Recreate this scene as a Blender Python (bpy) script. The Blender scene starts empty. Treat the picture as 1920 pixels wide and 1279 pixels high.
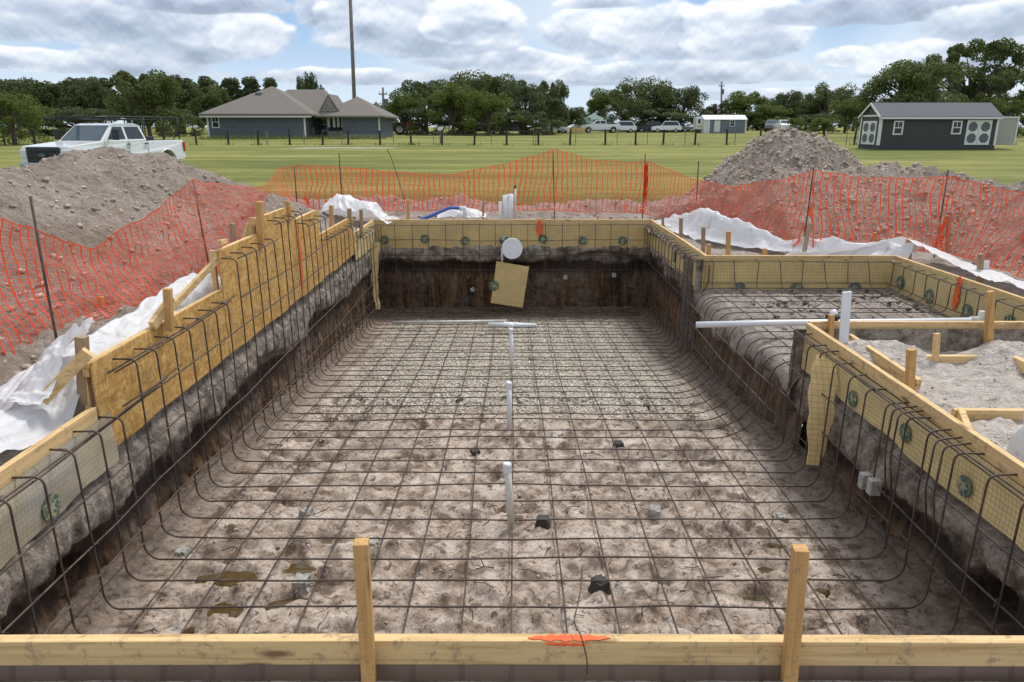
import bpy
EXPO=0.62; SUN_E=1.8; CLOUD_E=.80; SKY_SEED=2.3
SKY_CLOUDS=[(1000,150,700,22,.14),(150,175,300,16,.06),(1600,180,320,18,.12),(60,118,110,24,-.04),(230,125,160,30,.06),(930,120,190,28,.02),(1300,140,260,30,.14),(1130,75,110,75,.04),(1590,112,60,26,-.08),(1690,118,90,42,-.04),(1850,110,150,60,.04),(350,72,190,85,.06),(110,35,260,70,.08),(470,70,70,62,-.02),(400,10,160,30,.20),(640,25,95,62,.12),(770,72,190,72,.08),(880,50,90,60,-.08),(1235,80,150,62,.06),(1395,75,110,76,-.06),(1120,8,90,18,.12),(1730,20,220,38,.22),(1840,50,120,40,.12)]
import bpy, bmesh, math, random
import numpy as np
from mathutils import Vector, Matrix
random.seed(7); rng = np.random.default_rng(7)
S = bpy.context.scene; C = S.collection
R = math.radians
# ---------------- camera numbers (real metres; z = 0 is the top of the form boards)
F = 1387.0; TH = R(16.14); CH = 1.55
def ray(px, py):
    a = (px-960)/F; b = (py-639.5)/F
    return a, math.cos(TH)-b*math.sin(TH), -math.sin(TH)-b*math.cos(TH)
def PY(px, py, d):
    r = ray(px, py); t = d/r[1]; return (r[0]*t, d, CH+t*r[2])
def PZ(px, py, z):
    r = ray(px, py); t = (z-CH)/r[2]; return (r[0]*t, r[1]*t, z)
def PX(px, py, x):
    r = ray(px, py); t = x/r[0]; return (x, r[1]*t, CH+t*r[2])
# ---------------- noise
def _h(i, j, s):
    n = (i.astype(np.int64)*374761393 + j.astype(np.int64)*668265263 + s*1442695041) & 0xffffffff
    n = ((n ^ (n >> 13))*1274126177) & 0xffffffff
    n = (n ^ (n >> 16)) & 0xffff
    return n/65535.0
def vn(x, y, s=0):
    x = np.asarray(x, float); y = np.asarray(y, float)
    i = np.floor(x); j = np.floor(y); u = x-i; v = y-j
    u = u*u*(3-2*u); v = v*v*(3-2*v)
    a = _h(i, j, s); b = _h(i+1, j, s); c = _h(i, j+1, s); d = _h(i+1, j+1, s)
    return (a*(1-u)+b*u)*(1-v)+(c*(1-u)+d*u)*v
def fbm(x, y, o=4, s=0, g=.5):
    t = 0; a = 1; n = 0
    for k in range(o):
        t = t+a*(vn(x*2**k+k*17.3, y*2**k+k*9.1, s+k)*2-1); n += a; a *= g
    return t/n
def ridg(x, y, o=3, s=0):
    t = 0; a = 1; n = 0
    for k in range(o):
        t = t+a*(1-2*np.abs(vn(x*2**k+k*7.7, y*2**k+k*3.3, s+k)*2-1)); n += a; a *= .5
    return t/n
def ss(a, b, x): 
    t = np.clip((np.asarray(x, float)-a)/(b-a), 0, 1); return t*t*(3-2*t)
# ---------------- object helpers
def props(o, label=None, cat=None, group=None, kind=None):
    if label: o['label'] = label
    if cat: o['category'] = cat
    if group: o['group'] = group
    if kind: o['kind'] = kind
    return o
def thing(name, label, cat, loc=(0,0,0), rz=0, group=None):
    o = bpy.data.objects.new(name, None); C.objects.link(o)
    o.location = loc; o.rotation_euler = (0,0,rz); o.empty_display_size = .1
    return props(o, label, cat, group)
class MB:
    def __init__(s): s.v = []; s.f = []
    def add(s, vs, fs):
        n = len(s.v); s.v += [tuple(p) for p in vs]; s.f += [tuple(i+n for i in f) for f in fs]; return s
    def box(s, a, b, M=None):
        (x0,y0,z0),(x1,y1,z1) = a, b
        vs = [(x,y,z) for z in (z0,z1) for y in (y0,y1) for x in (x0,x1)]
        if M: vs = [M @ Vector(v) for v in vs]
        return s.add(vs, [(0,2,3,1),(4,5,7,6),(0,1,5,4),(2,6,7,3),(0,4,6,2),(1,3,7,5)])
    def beam(s, p, q, w, h, roll=0):
        p = Vector(p); q = Vector(q); d = (q-p).normalized()
        up = Vector((0,0,1)) if abs(d.z) < .95 else Vector((0,1,0))
        a = d.cross(up).normalized(); b = a.cross(d).normalized()
        if roll: 
            c, t = math.cos(roll), math.sin(roll); a, b = a*c+b*t, b*c-a*t
        vs = [e+a*i*w/2+b*j*h/2 for e in (p,q) for i,j in ((-1,-1),(1,-1),(1,1),(-1,1))]
        return s.add(vs, [(0,1,2,3),(7,6,5,4),(0,4,5,1),(1,5,6,2),(2,6,7,3),(3,7,4,0)])
    def tube(s, pts, r, n=6, cap=True):
        pts = [Vector(p) for p in pts]; m = len(pts); rs = r if hasattr(r, '__len__') else [r]*m
        t0 = (pts[1]-pts[0]).normalized(); up = Vector((0,0,1)) if abs(t0.z) < .9 else Vector((1,0,0))
        a = t0.cross(up).normalized(); vs = []
        for i, p in enumerate(pts):
            t = (pts[min(i+1,m-1)]-pts[max(i-1,0)]).normalized()
            a = (a-t*a.dot(t)).normalized(); b = t.cross(a)
            for k in range(n):
                an = 2*math.pi*k/n; vs.append(p+(a*math.cos(an)+b*math.sin(an))*rs[i])
        fs = [(i*n+k, i*n+(k+1)%n, (i+1)*n+(k+1)%n, (i+1)*n+k) for i in range(m-1) for k in range(n)]
        if cap: fs += [tuple(range(n-1,-1,-1)), tuple((m-1)*n+k for k in range(n))]
        return s.add(vs, fs)
    def cyl(s, p, q, r, n=16): return s.tube([p,q], r, n)
    def prism(s, poly, ax, a, b):
        # poly in the plane normal to axis ax ('x','y','z'), extruded a..b
        def P(u, v, w): return {'x':(w,u,v),'y':(u,w,v),'z':(u,v,w)}[ax]
        n = len(poly); vs = [P(u,v,a) for u,v in poly]+[P(u,v,b) for u,v in poly]
        fs = [tuple(range(n)), tuple(range(2*n-1,n-1,-1))]+[(i,n+i,n+(i+1)%n,(i+1)%n) for i in range(n)]
        return s.add(vs, fs)
    def grid(s, X, Y, Z, close=False):
        h, w = X.shape; n = len(s.v)
        s.v += list(zip(X.ravel().tolist(), Y.ravel().tolist(), Z.ravel().tolist()))
        s.f += [(n+i*w+j, n+i*w+j+1, n+(i+1)*w+j+1, n+(i+1)*w+j) for i in range(h-1) for j in range(w-1)]
        return s
    def xf(s, M): s.v = [tuple(M @ Vector(v)) for v in s.v]; return s
    def join(s, o): return s.add(o.v, o.f)
def build(name, mb, mat, parent=None, world=False, smooth=False, bevel=0, fixn=True, label=None, noise=0):
    vs = mb.v
    if parent is not None and world:
        Mw = Matrix.Identity(4); q = parent
        while q is not None: Mw = (Matrix.Translation(q.location) @ Matrix.Rotation(q.rotation_euler[2], 4, 'Z')) @ Mw; q = q.parent
        Mi = Mw.inverted()
        vs = [tuple(Mi @ Vector(v)) for v in vs]
    me = bpy.data.meshes.new(name); me.from_pydata(vs, [], mb.f)
    if fixn:
        bm = bmesh.new(); bm.from_mesh(me); bmesh.ops.recalc_face_normals(bm, faces=bm.faces); bm.to_mesh(me); bm.free()
    if smooth: me.polygons.foreach_set('use_smooth', [True]*len(me.polygons))
    for m in (mat if isinstance(mat, (list,tuple)) else [mat]): me.materials.append(m)
    o = bpy.data.objects.new(name, me); C.objects.link(o)
    if parent is not None: o.parent = parent
    if bevel:
        b = o.modifiers.new('b','BEVEL'); b.width = bevel; b.segments = 2; b.limit_method = 'ANGLE'; b.angle_limit = R(35)
    if label: o['label'] = label
    return o
def solo(name, mb, mat, label, cat, group=None, **k):
    "a thing that is one mesh, given in world coordinates; its origin goes to its base"
    a = np.array(mb.v); c = Vector(((a[:,0].min()+a[:,0].max())/2, (a[:,1].min()+a[:,1].max())/2, a[:,2].min()))
    mb.v = [tuple(Vector(v)-c) for v in mb.v]
    o = build(name, mb, mat, **k); o.location = c
    return props(o, label, cat, group)
def struct(name, mb, mat, **k): return props(build(name, mb, mat, **k), kind=k.get('kind','structure'))
def copy_tree(o, parent=None):
    c = o.copy(); C.objects.link(c)
    if parent is not None: c.parent = parent
    for ch in list(o.children): copy_tree(ch, c)
    return c
# ---------------- materials
class NT:
    def __init__(s, name):
        s.m = bpy.data.materials.new(name); s.m.use_nodes = True; s.t = s.m.node_tree
        s.n = s.t.nodes; s.b = s.n['Principled BSDF']; s.out = s.n['Material Output']; s.co = s.n.new('ShaderNodeTexCoord')
    def new(s, ty, **k):
        nd = s.n.new(ty)
        for a, v in k.items():
            if a.startswith('i_'):
                nm = a[2:].replace('_',' '); nd.inputs[int(nm) if nm.isdigit() else nm].default_value = v
            else: setattr(nd, a, v)
        return nd
    def l(s, a, b): s.t.links.new(a, b)
    def map(s, scale=(1,1,1), rot=(0,0,0), src='Object'):
        m = s.new('ShaderNodeMapping'); m.inputs['Scale'].default_value = scale; m.inputs['Rotation'].default_value = rot
        s.l(s.co.outputs[src], m.inputs['Vector']); return m.outputs[0]
    def noise(s, vec, scale, detail=4, rough=.55, dist=0):
        n = s.new('ShaderNodeTexNoise'); n.inputs['Scale'].default_value = scale; n.inputs['Detail'].default_value = detail
        n.inputs['Roughness'].default_value = rough; n.inputs['Distortion'].default_value = dist
        s.l(vec, n.inputs['Vector']); return n.outputs[0]
    def vor(s, vec, scale, out='Color', feat='F1'):
        n = s.new('ShaderNodeTexVoronoi', feature=feat); n.inputs['Scale'].default_value = scale; s.l(vec, n.inputs['Vector']); return n.outputs[out]
    def ramp(s, fac, stops, interp='LINEAR'):
        r = s.new('ShaderNodeValToRGB'); e = r.color_ramp.elements; r.color_ramp.interpolation = interp
        while len(e) < len(stops): e.new(.5)
        for k, (p, c) in enumerate(stops):
            e[k].position = p; e[k].color = (c if hasattr(c,'__len__') else (c,c,c))+(1,) if not hasattr(c,'__len__') or len(c)==3 else c
        s.l(fac, r.inputs[0]); return r.outputs[0]
    def mix(s, f, a, b, mode='MIX'):
        m = s.new('ShaderNodeMix', data_type='RGBA', blend_type=mode)
        for i, v in ((0,f),(6,a),(7,b)):
            if hasattr(v,'is_linked') or hasattr(v,'links'): s.l(v, m.inputs[i])
            else: m.inputs[i].default_value = v if not hasattr(v,'__len__') else (tuple(v)+(1,) if len(v)==3 else v)
        return m.outputs[2]
    def math(s, op, a, b=0, c=None):
        m = s.new('ShaderNodeMath', operation=op)
        for i, v in enumerate((a,b) if c is None else (a,b,c)):
            if hasattr(v,'links'): s.l(v, m.inputs[i])
            else: m.inputs[i].default_value = v
        return m.outputs[0]
    def mr(s, v, a, b, c=0, d=1, smooth=True):
        m = s.new('ShaderNodeMapRange'); m.interpolation_type = 'SMOOTHSTEP' if smooth else 'LINEAR'
        s.l(v, m.inputs[0])
        for i, x in enumerate((a,b,c,d)): m.inputs[i+1].default_value = x
        return m.outputs[0]
    def sep(s, v): 
        n = s.new('ShaderNodeSeparateXYZ'); s.l(v, n.inputs[0]); return n.outputs
    def bump(s, h, st=.3, d=.01, prev=None):
        b = s.new('ShaderNodeBump'); b.inputs['Strength'].default_value = st; b.inputs['Distance'].default_value = d
        s.l(h, b.inputs['Height'])
        if prev is not None: s.l(prev, b.inputs['Normal'])
        s.l(b.outputs[0], s.b.inputs['Normal']); return b.outputs[0]
    def col(s, c):
        if hasattr(c,'links'): s.l(c, s.b.inputs['Base Color'])
        else: s.b.inputs['Base Color'].default_value = tuple(c)+(1,)
    def rough(s, r):
        if hasattr(r,'links'): s.l(r, s.b.inputs['Roughness'])
        else: s.b.inputs['Roughness'].default_value = r
def plain(name, c, r=.6, metal=0, var=.12, sc=6):
    t = NT(name); v = t.map()
    n = t.noise(v, sc, 3); d = [x*(1-var) for x in c]; e = [min(1,x*(1+var)) for x in c]
    t.col(t.ramp(n, [(.3,tuple(d)),(.7,tuple(e))])); t.rough(r); t.b.inputs['Metallic'].default_value = metal
    return t.m
def wood(name, ax, base=(.74,.52,.25), dark=(.50,.31,.12), dirt=.25, knots=True):
    t = NT(name); sc = {'x':(1.2,26,26),'y':(26,1.2,26),'z':(26,26,1.2)}[ax]
    g = t.noise(t.map(sc), 1, 5, .6, .6); g2 = t.noise(t.map(tuple(k*3 for k in sc)), 1, 2)
    c = t.ramp(g, [(.32,dark),(.47,base),(.75,tuple(min(1,k*1.12) for k in base))])
    c = t.mix(t.ramp(g2,[(.45,0.),(.7,.35)]), c, dark)
    if knots:
        ks = {'x':(2.2,9,9),'y':(9,2.2,9),'z':(9,9,2.2)}[ax]
        k = t.vor(t.map(ks), 1, 'Distance'); c = t.mix(t.ramp(k,[(.06,.85),(.16,0.)]), c, (.16,.07,.025))
    d = t.noise(t.map(), 15, 9, .82); c = t.mix(t.ramp(d,[(.54,0.),(.60,dirt)]), c, (.22,.16,.115))
    t.col(c); t.rough(.75); t.bump(g, .25, .004); return t.m
# ================= render, camera, light =================
S.render.engine = 'CYCLES'
S.view_settings.view_transform = 'Standard'; S.view_settings.look = 'None'; S.view_settings.gamma = 1; S.view_settings.exposure = EXPO
cam = bpy.data.cameras.new('camera'); co = bpy.data.objects.new('camera', cam); C.objects.link(co); S.camera = co
co.location = (0,0,CH); co.rotation_euler = (math.pi/2-TH, 0, 0)
cam.sensor_width = 36; cam.lens = F/1920*36; cam.clip_start = .05; cam.clip_end = 6000
SUN_EL, SUN_AZ = R(58), R(35)      # azimuth measured from +y towards +x
sl = bpy.data.lights.new('sun','SUN'); sl.energy = SUN_E; sl.angle = R(14); sl.color = (1,.96,.9)
so = bpy.data.objects.new('sun', sl); C.objects.link(so)
dv = Vector((math.sin(SUN_AZ)*math.cos(SUN_EL), math.cos(SUN_AZ)*math.cos(SUN_EL), math.sin(SUN_EL)))
so.rotation_euler = dv.to_track_quat('Z','Y').to_euler(); so.location = (8,10,20)
W = bpy.data.worlds.new('World'); S.world = W; W.use_nodes = True
def world():
    class T(NT):
        def __init__(s): s.t = W.node_tree; s.n = s.t.nodes; s.n.clear(); s.co = s.n.new('ShaderNodeTexCoord')
    t = T(); out = t.new('ShaderNodeOutputWorld')
    sky = t.new('ShaderNodeTexSky'); sky.sky_type = 'NISHITA'; sky.sun_disc = False
    sky.sun_elevation = SUN_EL; sky.sun_rotation = SUN_AZ; sky.air_density = 1.0; sky.dust_density = 1.0; sky.ozone_density = 2
    b1 = t.new('ShaderNodeBackground'); b1.inputs[1].default_value = .085; t.l(t.mix(1., sky.outputs[0], (1.0,1.02,1.10), 'MULTIPLY'), b1.inputs[0])
    g = t.co.outputs['Generated']; xyz = t.sep(g); z = xyz[2]
    # cumulus: lumpy-edged masses with bright tops and flat grey bases, far ones first
    az = t.math('ARCTAN2', xyz[0], xyz[1])
    cb = t.new('ShaderNodeCombineXYZ'); t.l(az, cb.inputs[0]); t.l(t.math('MULTIPLY', z, 1.35), cb.inputs[1]); cb.inputs[2].default_value = SKY_SEED
    cb2 = t.new('ShaderNodeCombineXYZ'); t.l(az, cb2.inputs[0]); t.l(t.math('MULTIPLY', t.math('ADD', z, .006), 1.35), cb2.inputs[1]); cb2.inputs[2].default_value = SKY_SEED
    def bil(v, s_): return t.math('SUBTRACT', 1, t.vor(v, s_, 'Distance', 'SMOOTH_F1'))
    N1 = t.noise(cb.outputs[0], 9, 8, .56, .1); N1b = t.noise(cb2.outputs[0], 9, 8, .56, .1); B1 = bil(cb.outputs[0], 22); B1b = bil(cb2.outputs[0], 22)
    lit = t.math('ADD', t.math('MULTIPLY', t.math('SUBTRACT', N1, N1b), 2.5), t.math('MULTIPLY', t.math('SUBTRACT', B1, B1b), 1.2))
    NS = t.noise(cb.outputs[0], 3.5, 6, .5); c = t.mix(t.mr(z,0,.16), (.58,.70,.82), (.28,.44,.68)); c = t.mix(t.mr(NS,.40,.62), c, (.62,.70,.79))
    nn = t.math('ADD', t.math('MULTIPLY', t.math('SUBTRACT', N1, .5), 3.0), t.math('MULTIPLY', t.math('SUBTRACT', B1, .62), 1.1))
    for px, py, rx, ry, gr in SKY_CLOUDS:
        r = ray(px, py); A = math.atan2(r[0], r[1]); E_ = r[2]/math.sqrt(r[0]**2+r[1]**2+r[2]**2)
        u = t.math('MULTIPLY', t.math('SUBTRACT', az, A), F/rx); w = t.math('MULTIPLY', t.math('SUBTRACT', z, E_), F/ry)
        wd = t.math('MULTIPLY', t.math('MINIMUM', w, 0), 1.9); w2 = t.math('ADD', t.math('MAXIMUM', w, 0), wd)
        q = t.math('SUBTRACT', t.math('SUBTRACT', 1, t.math('MULTIPLY', u, u)), t.math('MULTIPLY', w2, w2)); e = t.math('ADD', q, t.math('MULTIPLY', nn, .62))
        al = t.mr(e, .0, .32); deep = t.mr(e, .1, 1.3)
        sh = t.math('ADD', t.math('ADD', t.math('MULTIPLY', w, .30), .61-gr), t.math('SUBTRACT', lit, t.math('MULTIPLY', deep, .26)))
        cc = t.ramp(sh, [(.10,(.30,.355,.46)),(.38,(.45,.52,.64)),(.60,(.64,.69,.77)),(.84,(.89,.915,.955))]); c = t.mix(al, c, cc)
    c = t.mix(t.mr(z,.012,.075), t.mix(.55, c, (.60,.70,.80)), c)
    c = t.mix(t.mr(z,.17,.5), c, (.60,.64,.70)); m2 = .92
    b2 = t.new('ShaderNodeBackground'); b2.inputs[1].default_value = CLOUD_E; t.l(c, b2.inputs[0])
    ms = t.new('ShaderNodeMixShader'); ms.inputs[0].default_value = m2; t.l(b1.outputs[0], ms.inputs[1]); t.l(b2.outputs[0], ms.inputs[2]); t.l(ms.outputs[0], out.inputs[0])
world()
# ================= materials =================
M = {}
for ax in 'xyz': M['wood_'+ax] = wood('form_lumber_'+ax, ax, dirt=.55)
M['stake'] = wood('stake_wood','z',(.62,.36,.13),(.40,.21,.07),.5)
M['stake_grey'] = wood('weathered_stake','z',(.38,.27,.16),(.24,.16,.09),.5,False)
def osb():
    t = NT('strand_board'); v = t.map((30,9,9),(.5,.3,.9)); n = t.noise(t.map(),2.5,2); 
    a = t.vor(t.map((14,14,40),(.8,.2,.3)),1); b = t.vor(t.map((14,40,14),(.2,-.7,.5)),1.2); d = t.noise(t.map((20,20,60),(.7,.1,.2)),1,3)
    f = t.math('ADD', t.math('MULTIPLY', t.sep(a)[0], .5), t.math('MULTIPLY', t.sep(b)[1], .5))
    c = t.ramp(f,[(.1,(.42,.215,.05)),(.5,(.60,.345,.095)),(.9,(.74,.48,.17))]); c = t.mix(t.ramp(d,[(.5,0.),(.72,.5)]), c, (.33,.17,.05))
    c = t.mix(t.ramp(n,[(.5,0.),(.75,.35)]), c, (.30,.2,.1)); t.col(c); t.rough(.7); t.bump(f,.3,.003); return t.m
M['osb'] = osb()
def lath(name, base, stain, amt, pitch=.026, ax='y', dark=(.20,.15,.08), ls=.62):
    t = NT(name); xyz = t.sep(t.co.outputs['Object']); wob = t.math('MULTIPLY', t.noise(t.map(),5,2), .02)
    u = t.math('FRACT', t.math('DIVIDE', t.math('ADD', xyz['xyz'.index(ax)], wob), pitch)); w = t.math('FRACT', t.math('DIVIDE', t.math('ADD', xyz[2], wob), pitch))
    line = t.math('MAXIMUM', t.math('LESS_THAN', u, .13), t.math('LESS_THAN', w, .13))
    n = t.noise(t.map(), 4, 6, .65); c = t.ramp(n,[(.3,tuple(k*.8 for k in base)),(.6,base)])
    wr = t.noise(t.map((3,3,9) ),2,4); c = t.mix(t.ramp(wr,[(.5,0.),(.75,.35)]), c, tuple(min(1,k*1.25) for k in base))
    n2 = t.noise(t.map(), 2.3, 6, .7); c = t.mix(t.ramp(n2,[(.5,0.),(.64,amt)]), c, stain)
    c = t.mix(t.math('MULTIPLY', line, ls), c, dark); t.col(c); t.rough(.85)
    h = t.math('ADD', t.math('MULTIPLY', line, .25), n); t.bump(h,.5,.012); return t.m
def inked():
    t = NT('green_ink'); n = t.noise(t.map(),26,5,.75); c = t.ramp(n,[(.40,(.055,.10,.085)),(.52,(.12,.17,.13)),(.60,(.45,.38,.20))]); xyz = t.sep(t.co.outputs['Object'])
    t.col(c); t.rough(.9); return t.m
M['lath_x'] = lath('paper_lath_across', (.72,.53,.24), (.50,.38,.22), .4, .04, 'x', (.36,.26,.12))
M['lath_y'] = lath('paper_lath_along', (.76,.59,.28), (.50,.42,.27), .5, .03, 'y')
M['lath_grey'] = lath('mortar_stained_lath', (.52,.44,.30), (.42,.40,.36), .9, .03, 'y', (.30,.26,.2))
M['lath_back'] = lath('brown_paper_back', (.40,.27,.20), (.30,.22,.17), .5, .16, 'x', (.16,.11,.085), .35)
M['logo'] = inked(); M['logo_mark'] = plain('pale_ink', (.34,.36,.24), .9)
def spray():
    t = NT('orange_paint'); n = t.noise(t.map(),18,4); t.col(t.ramp(n,[(.3,(.80,.10,.02)),(.7,(.90,.17,.05))])); t.rough(.7); return t.m
M['spray'] = spray()
def rebar():
    t = NT('rusty_steel'); n = t.noise(t.map(),9,4); t.col(t.ramp(n,[(.3,(.050,.038,.032)),(.55,(.10,.072,.056)),(.75,(.19,.13,.09))])); t.rough(.6); t.b.inputs['Metallic'].default_value = .25
    w = t.noise(t.map(),90,1); t.bump(w,.5,.003); return t.m
M['rebar'] = rebar()
M['wire'] = plain('tie_wire_steel', (.09,.07,.06), .55, .3)
M['pvc'] = plain('white_pvc', (.80,.82,.84), .35, var=.05); M['pvc_dirty'] = plain('muddy_pvc', (.66,.64,.58), .5, var=.18, sc=12)
M['black'] = plain('black_plastic', (.02,.02,.022), .45)
M['clodc'] = plain('loose_clods', (.46,.38,.31), 1., var=.55, sc=45); M['grain'] = plain('loose_sand', (.50,.44,.385), .95, var=.25, sc=9); M['grass'] = plain('grass_blades', (.20,.23,.045), .8, var=.45, sc=3)
M['block'] = plain('grey_block', (.36,.35,.32), .9, var=.25, sc=30); M['block_dark'] = plain('wet_block', (.055,.055,.045), .85, var=.3, sc=30)
M['hose'] = plain('blue_hose', (.05,.12,.42), .4)
def mud():
    t = NT('mud_floor'); v = t.map(); y = t.sep(t.co.outputs['Object'])[1]
    n = t.noise(v, 4.6, 9, .68); n2 = t.noise(v, 17, 7, .72, .5); n3 = t.noise(v, 1.1, 3)
    c = t.ramp(n,[(.39,(.15,.10,.07)),(.46,(.36,.27,.205)),(.54,(.54,.435,.355)),(.65,(.66,.56,.475))])
    c = t.mix(t.ramp(n2,[(.36,.9),(.46,.0)]), c, (.065,.043,.03))
    c = t.mix(t.ramp(n3,[(.55,0.),(.72,.45)]), c, (.24,.18,.13))
    # crushed shell spread over the deep end
    gv = t.vor(v, 42, 'Color'); gd = t.vor(v, 42, 'Distance'); sp = t.sep(gv)[0]
    gc = t.ramp(sp,[(.0,(.16,.12,.085)),(.18,(.42,.35,.27)),(.36,(.66,.60,.50)),(.75,(.85,.80,.70)),(1.,(.45,.37,.28))])
    gc = t.mix(t.ramp(gd,[(.42,0.),(.65,.8)]), gc, (.12,.09,.065))
    gc = t.mix(t.ramp(t.noise(v,2.1,6,.7),[(.55,0.),(.68,.65)]), gc, (.19,.145,.11))
    e = t.math('ADD', y, t.math('MULTIPLY', t.noise(v,2.2,6,.7), 1.9)); gm = t.math('MULTIPLY', t.mr(e,7.6,8.2), t.math('SUBTRACT',1,t.mr(e,12.9,13.6)))
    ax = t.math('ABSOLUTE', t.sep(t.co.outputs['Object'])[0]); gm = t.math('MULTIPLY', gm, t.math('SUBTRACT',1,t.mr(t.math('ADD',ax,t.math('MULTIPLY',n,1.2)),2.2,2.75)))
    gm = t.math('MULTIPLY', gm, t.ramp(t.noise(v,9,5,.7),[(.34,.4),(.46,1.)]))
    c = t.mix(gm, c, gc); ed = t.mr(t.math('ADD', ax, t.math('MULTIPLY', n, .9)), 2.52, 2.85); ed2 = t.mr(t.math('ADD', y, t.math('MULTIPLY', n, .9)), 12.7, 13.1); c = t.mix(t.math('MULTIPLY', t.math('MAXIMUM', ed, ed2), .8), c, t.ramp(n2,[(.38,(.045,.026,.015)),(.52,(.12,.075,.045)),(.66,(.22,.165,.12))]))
    t.col(c); t.rough(t.ramp(n3,[(.4,.72),(.65,.34)]))
    n4 = t.noise(v, 46, 6, .75); c = t.mix(t.ramp(n4,[(.36,.75),(.46,0.)]), c, (.075,.05,.036)); t.col(c); h = t.math('ADD', t.math('MULTIPLY', n2, .7), t.math('MULTIPLY', t.math('MULTIPLY', gd, gm), .6)); b1 = t.bump(h,.7,.03)
    t.bump(n4,.7,.012,b1); return t.m
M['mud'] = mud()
def cutwall():
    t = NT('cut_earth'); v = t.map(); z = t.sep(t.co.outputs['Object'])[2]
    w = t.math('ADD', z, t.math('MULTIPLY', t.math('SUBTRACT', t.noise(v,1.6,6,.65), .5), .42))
    st = t.noise(t.map((11,11,1.3)), 1, 5, .65, .5); bl = t.noise(v, 7, 6, .65)
    sand = t.ramp(bl,[(.36,(.11,.085,.065)),(.5,(.27,.225,.185)),(.64,(.44,.38,.325))])
    brown = t.ramp(st,[(.36,(.03,.016,.008)),(.49,(.12,.062,.028)),(.62,(.26,.15,.075)),(.76,(.34,.25,.17))])
    brown = t.mix(t.ramp(t.noise(v,1.3,5,.6),[(.48,0.),(.60,.65)]), brown, t.ramp(bl,[(.36,(.07,.052,.042)),(.5,(.17,.135,.11)),(.64,(.27,.225,.19))]))
    c = t.mix(t.mr(w,-.84,-.70), brown, sand)
    blk = t.math('MULTIPLY', t.mr(w,-1.02,-.9), t.math('SUBTRACT',1,t.mr(w,-.80,-.72))); c = t.mix(t.math('MULTIPLY',blk,.85), c, (.022,.014,.010))  # near-black band: dark soil, with the shade of the undercut painted in
    c = t.mix(t.ramp(st,[(.58,0.),(.72,.55)]), c, (.06,.045,.035))
    n4 = t.noise(v,34,6,.75); c = t.mix(t.ramp(n4,[(.36,.7),(.46,0.)]), c, (.05,.035,.026)); t.col(c); t.rough(.85); b = t.bump(t.math('ADD', bl, st),.8,.05); t.bump(n4,.7,.014,b); return t.m
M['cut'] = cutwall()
def sand(name, a=(.39,.305,.245), b=(.56,.465,.385), c0=(.70,.61,.53), dk=(.18,.125,.085)):
    t = NT(name); v = t.map(); n = t.noise(v, 3.2, 9, .74); n2 = t.noise(t.map((1,1,1.6)), 15, 8, .74, .4)
    c = t.ramp(n,[(.36,a),(.5,b),(.64,c0)]); c = t.mix(t.ramp(n2,[(.34,.8),(.44,0.)]), c, dk)
    c = t.mix(t.ramp(t.noise(v,.8,3),[(.5,0.),(.7,.5)]), c, (.34,.25,.175))
    n4 = t.noise(v,44,6,.78); c = t.mix(t.ramp(n4,[(.37,.7),(.47,0.)]), c, dk); c = t.mix(t.ramp(n4,[(.56,0.),(.68,.5)]), c, c0); t.col(c); t.rough(.95); b1 = t.bump(n2,1.,.09); t.bump(n4,.8,.03,b1); return t.m
M['spoil'] = sand('spoil_earth'); M['pale_sand'] = sand('pale_sand', (.36,.31,.27),(.52,.46,.41),(.62,.56,.50),(.20,.15,.12))
M['shell'] = plain('shell_stone',(.62,.57,.48),.9,var=.3,sc=30)
M['clod'] = sand('clod_earth', (.14,.11,.09),(.24,.19,.16),(.36,.30,.26))
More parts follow.
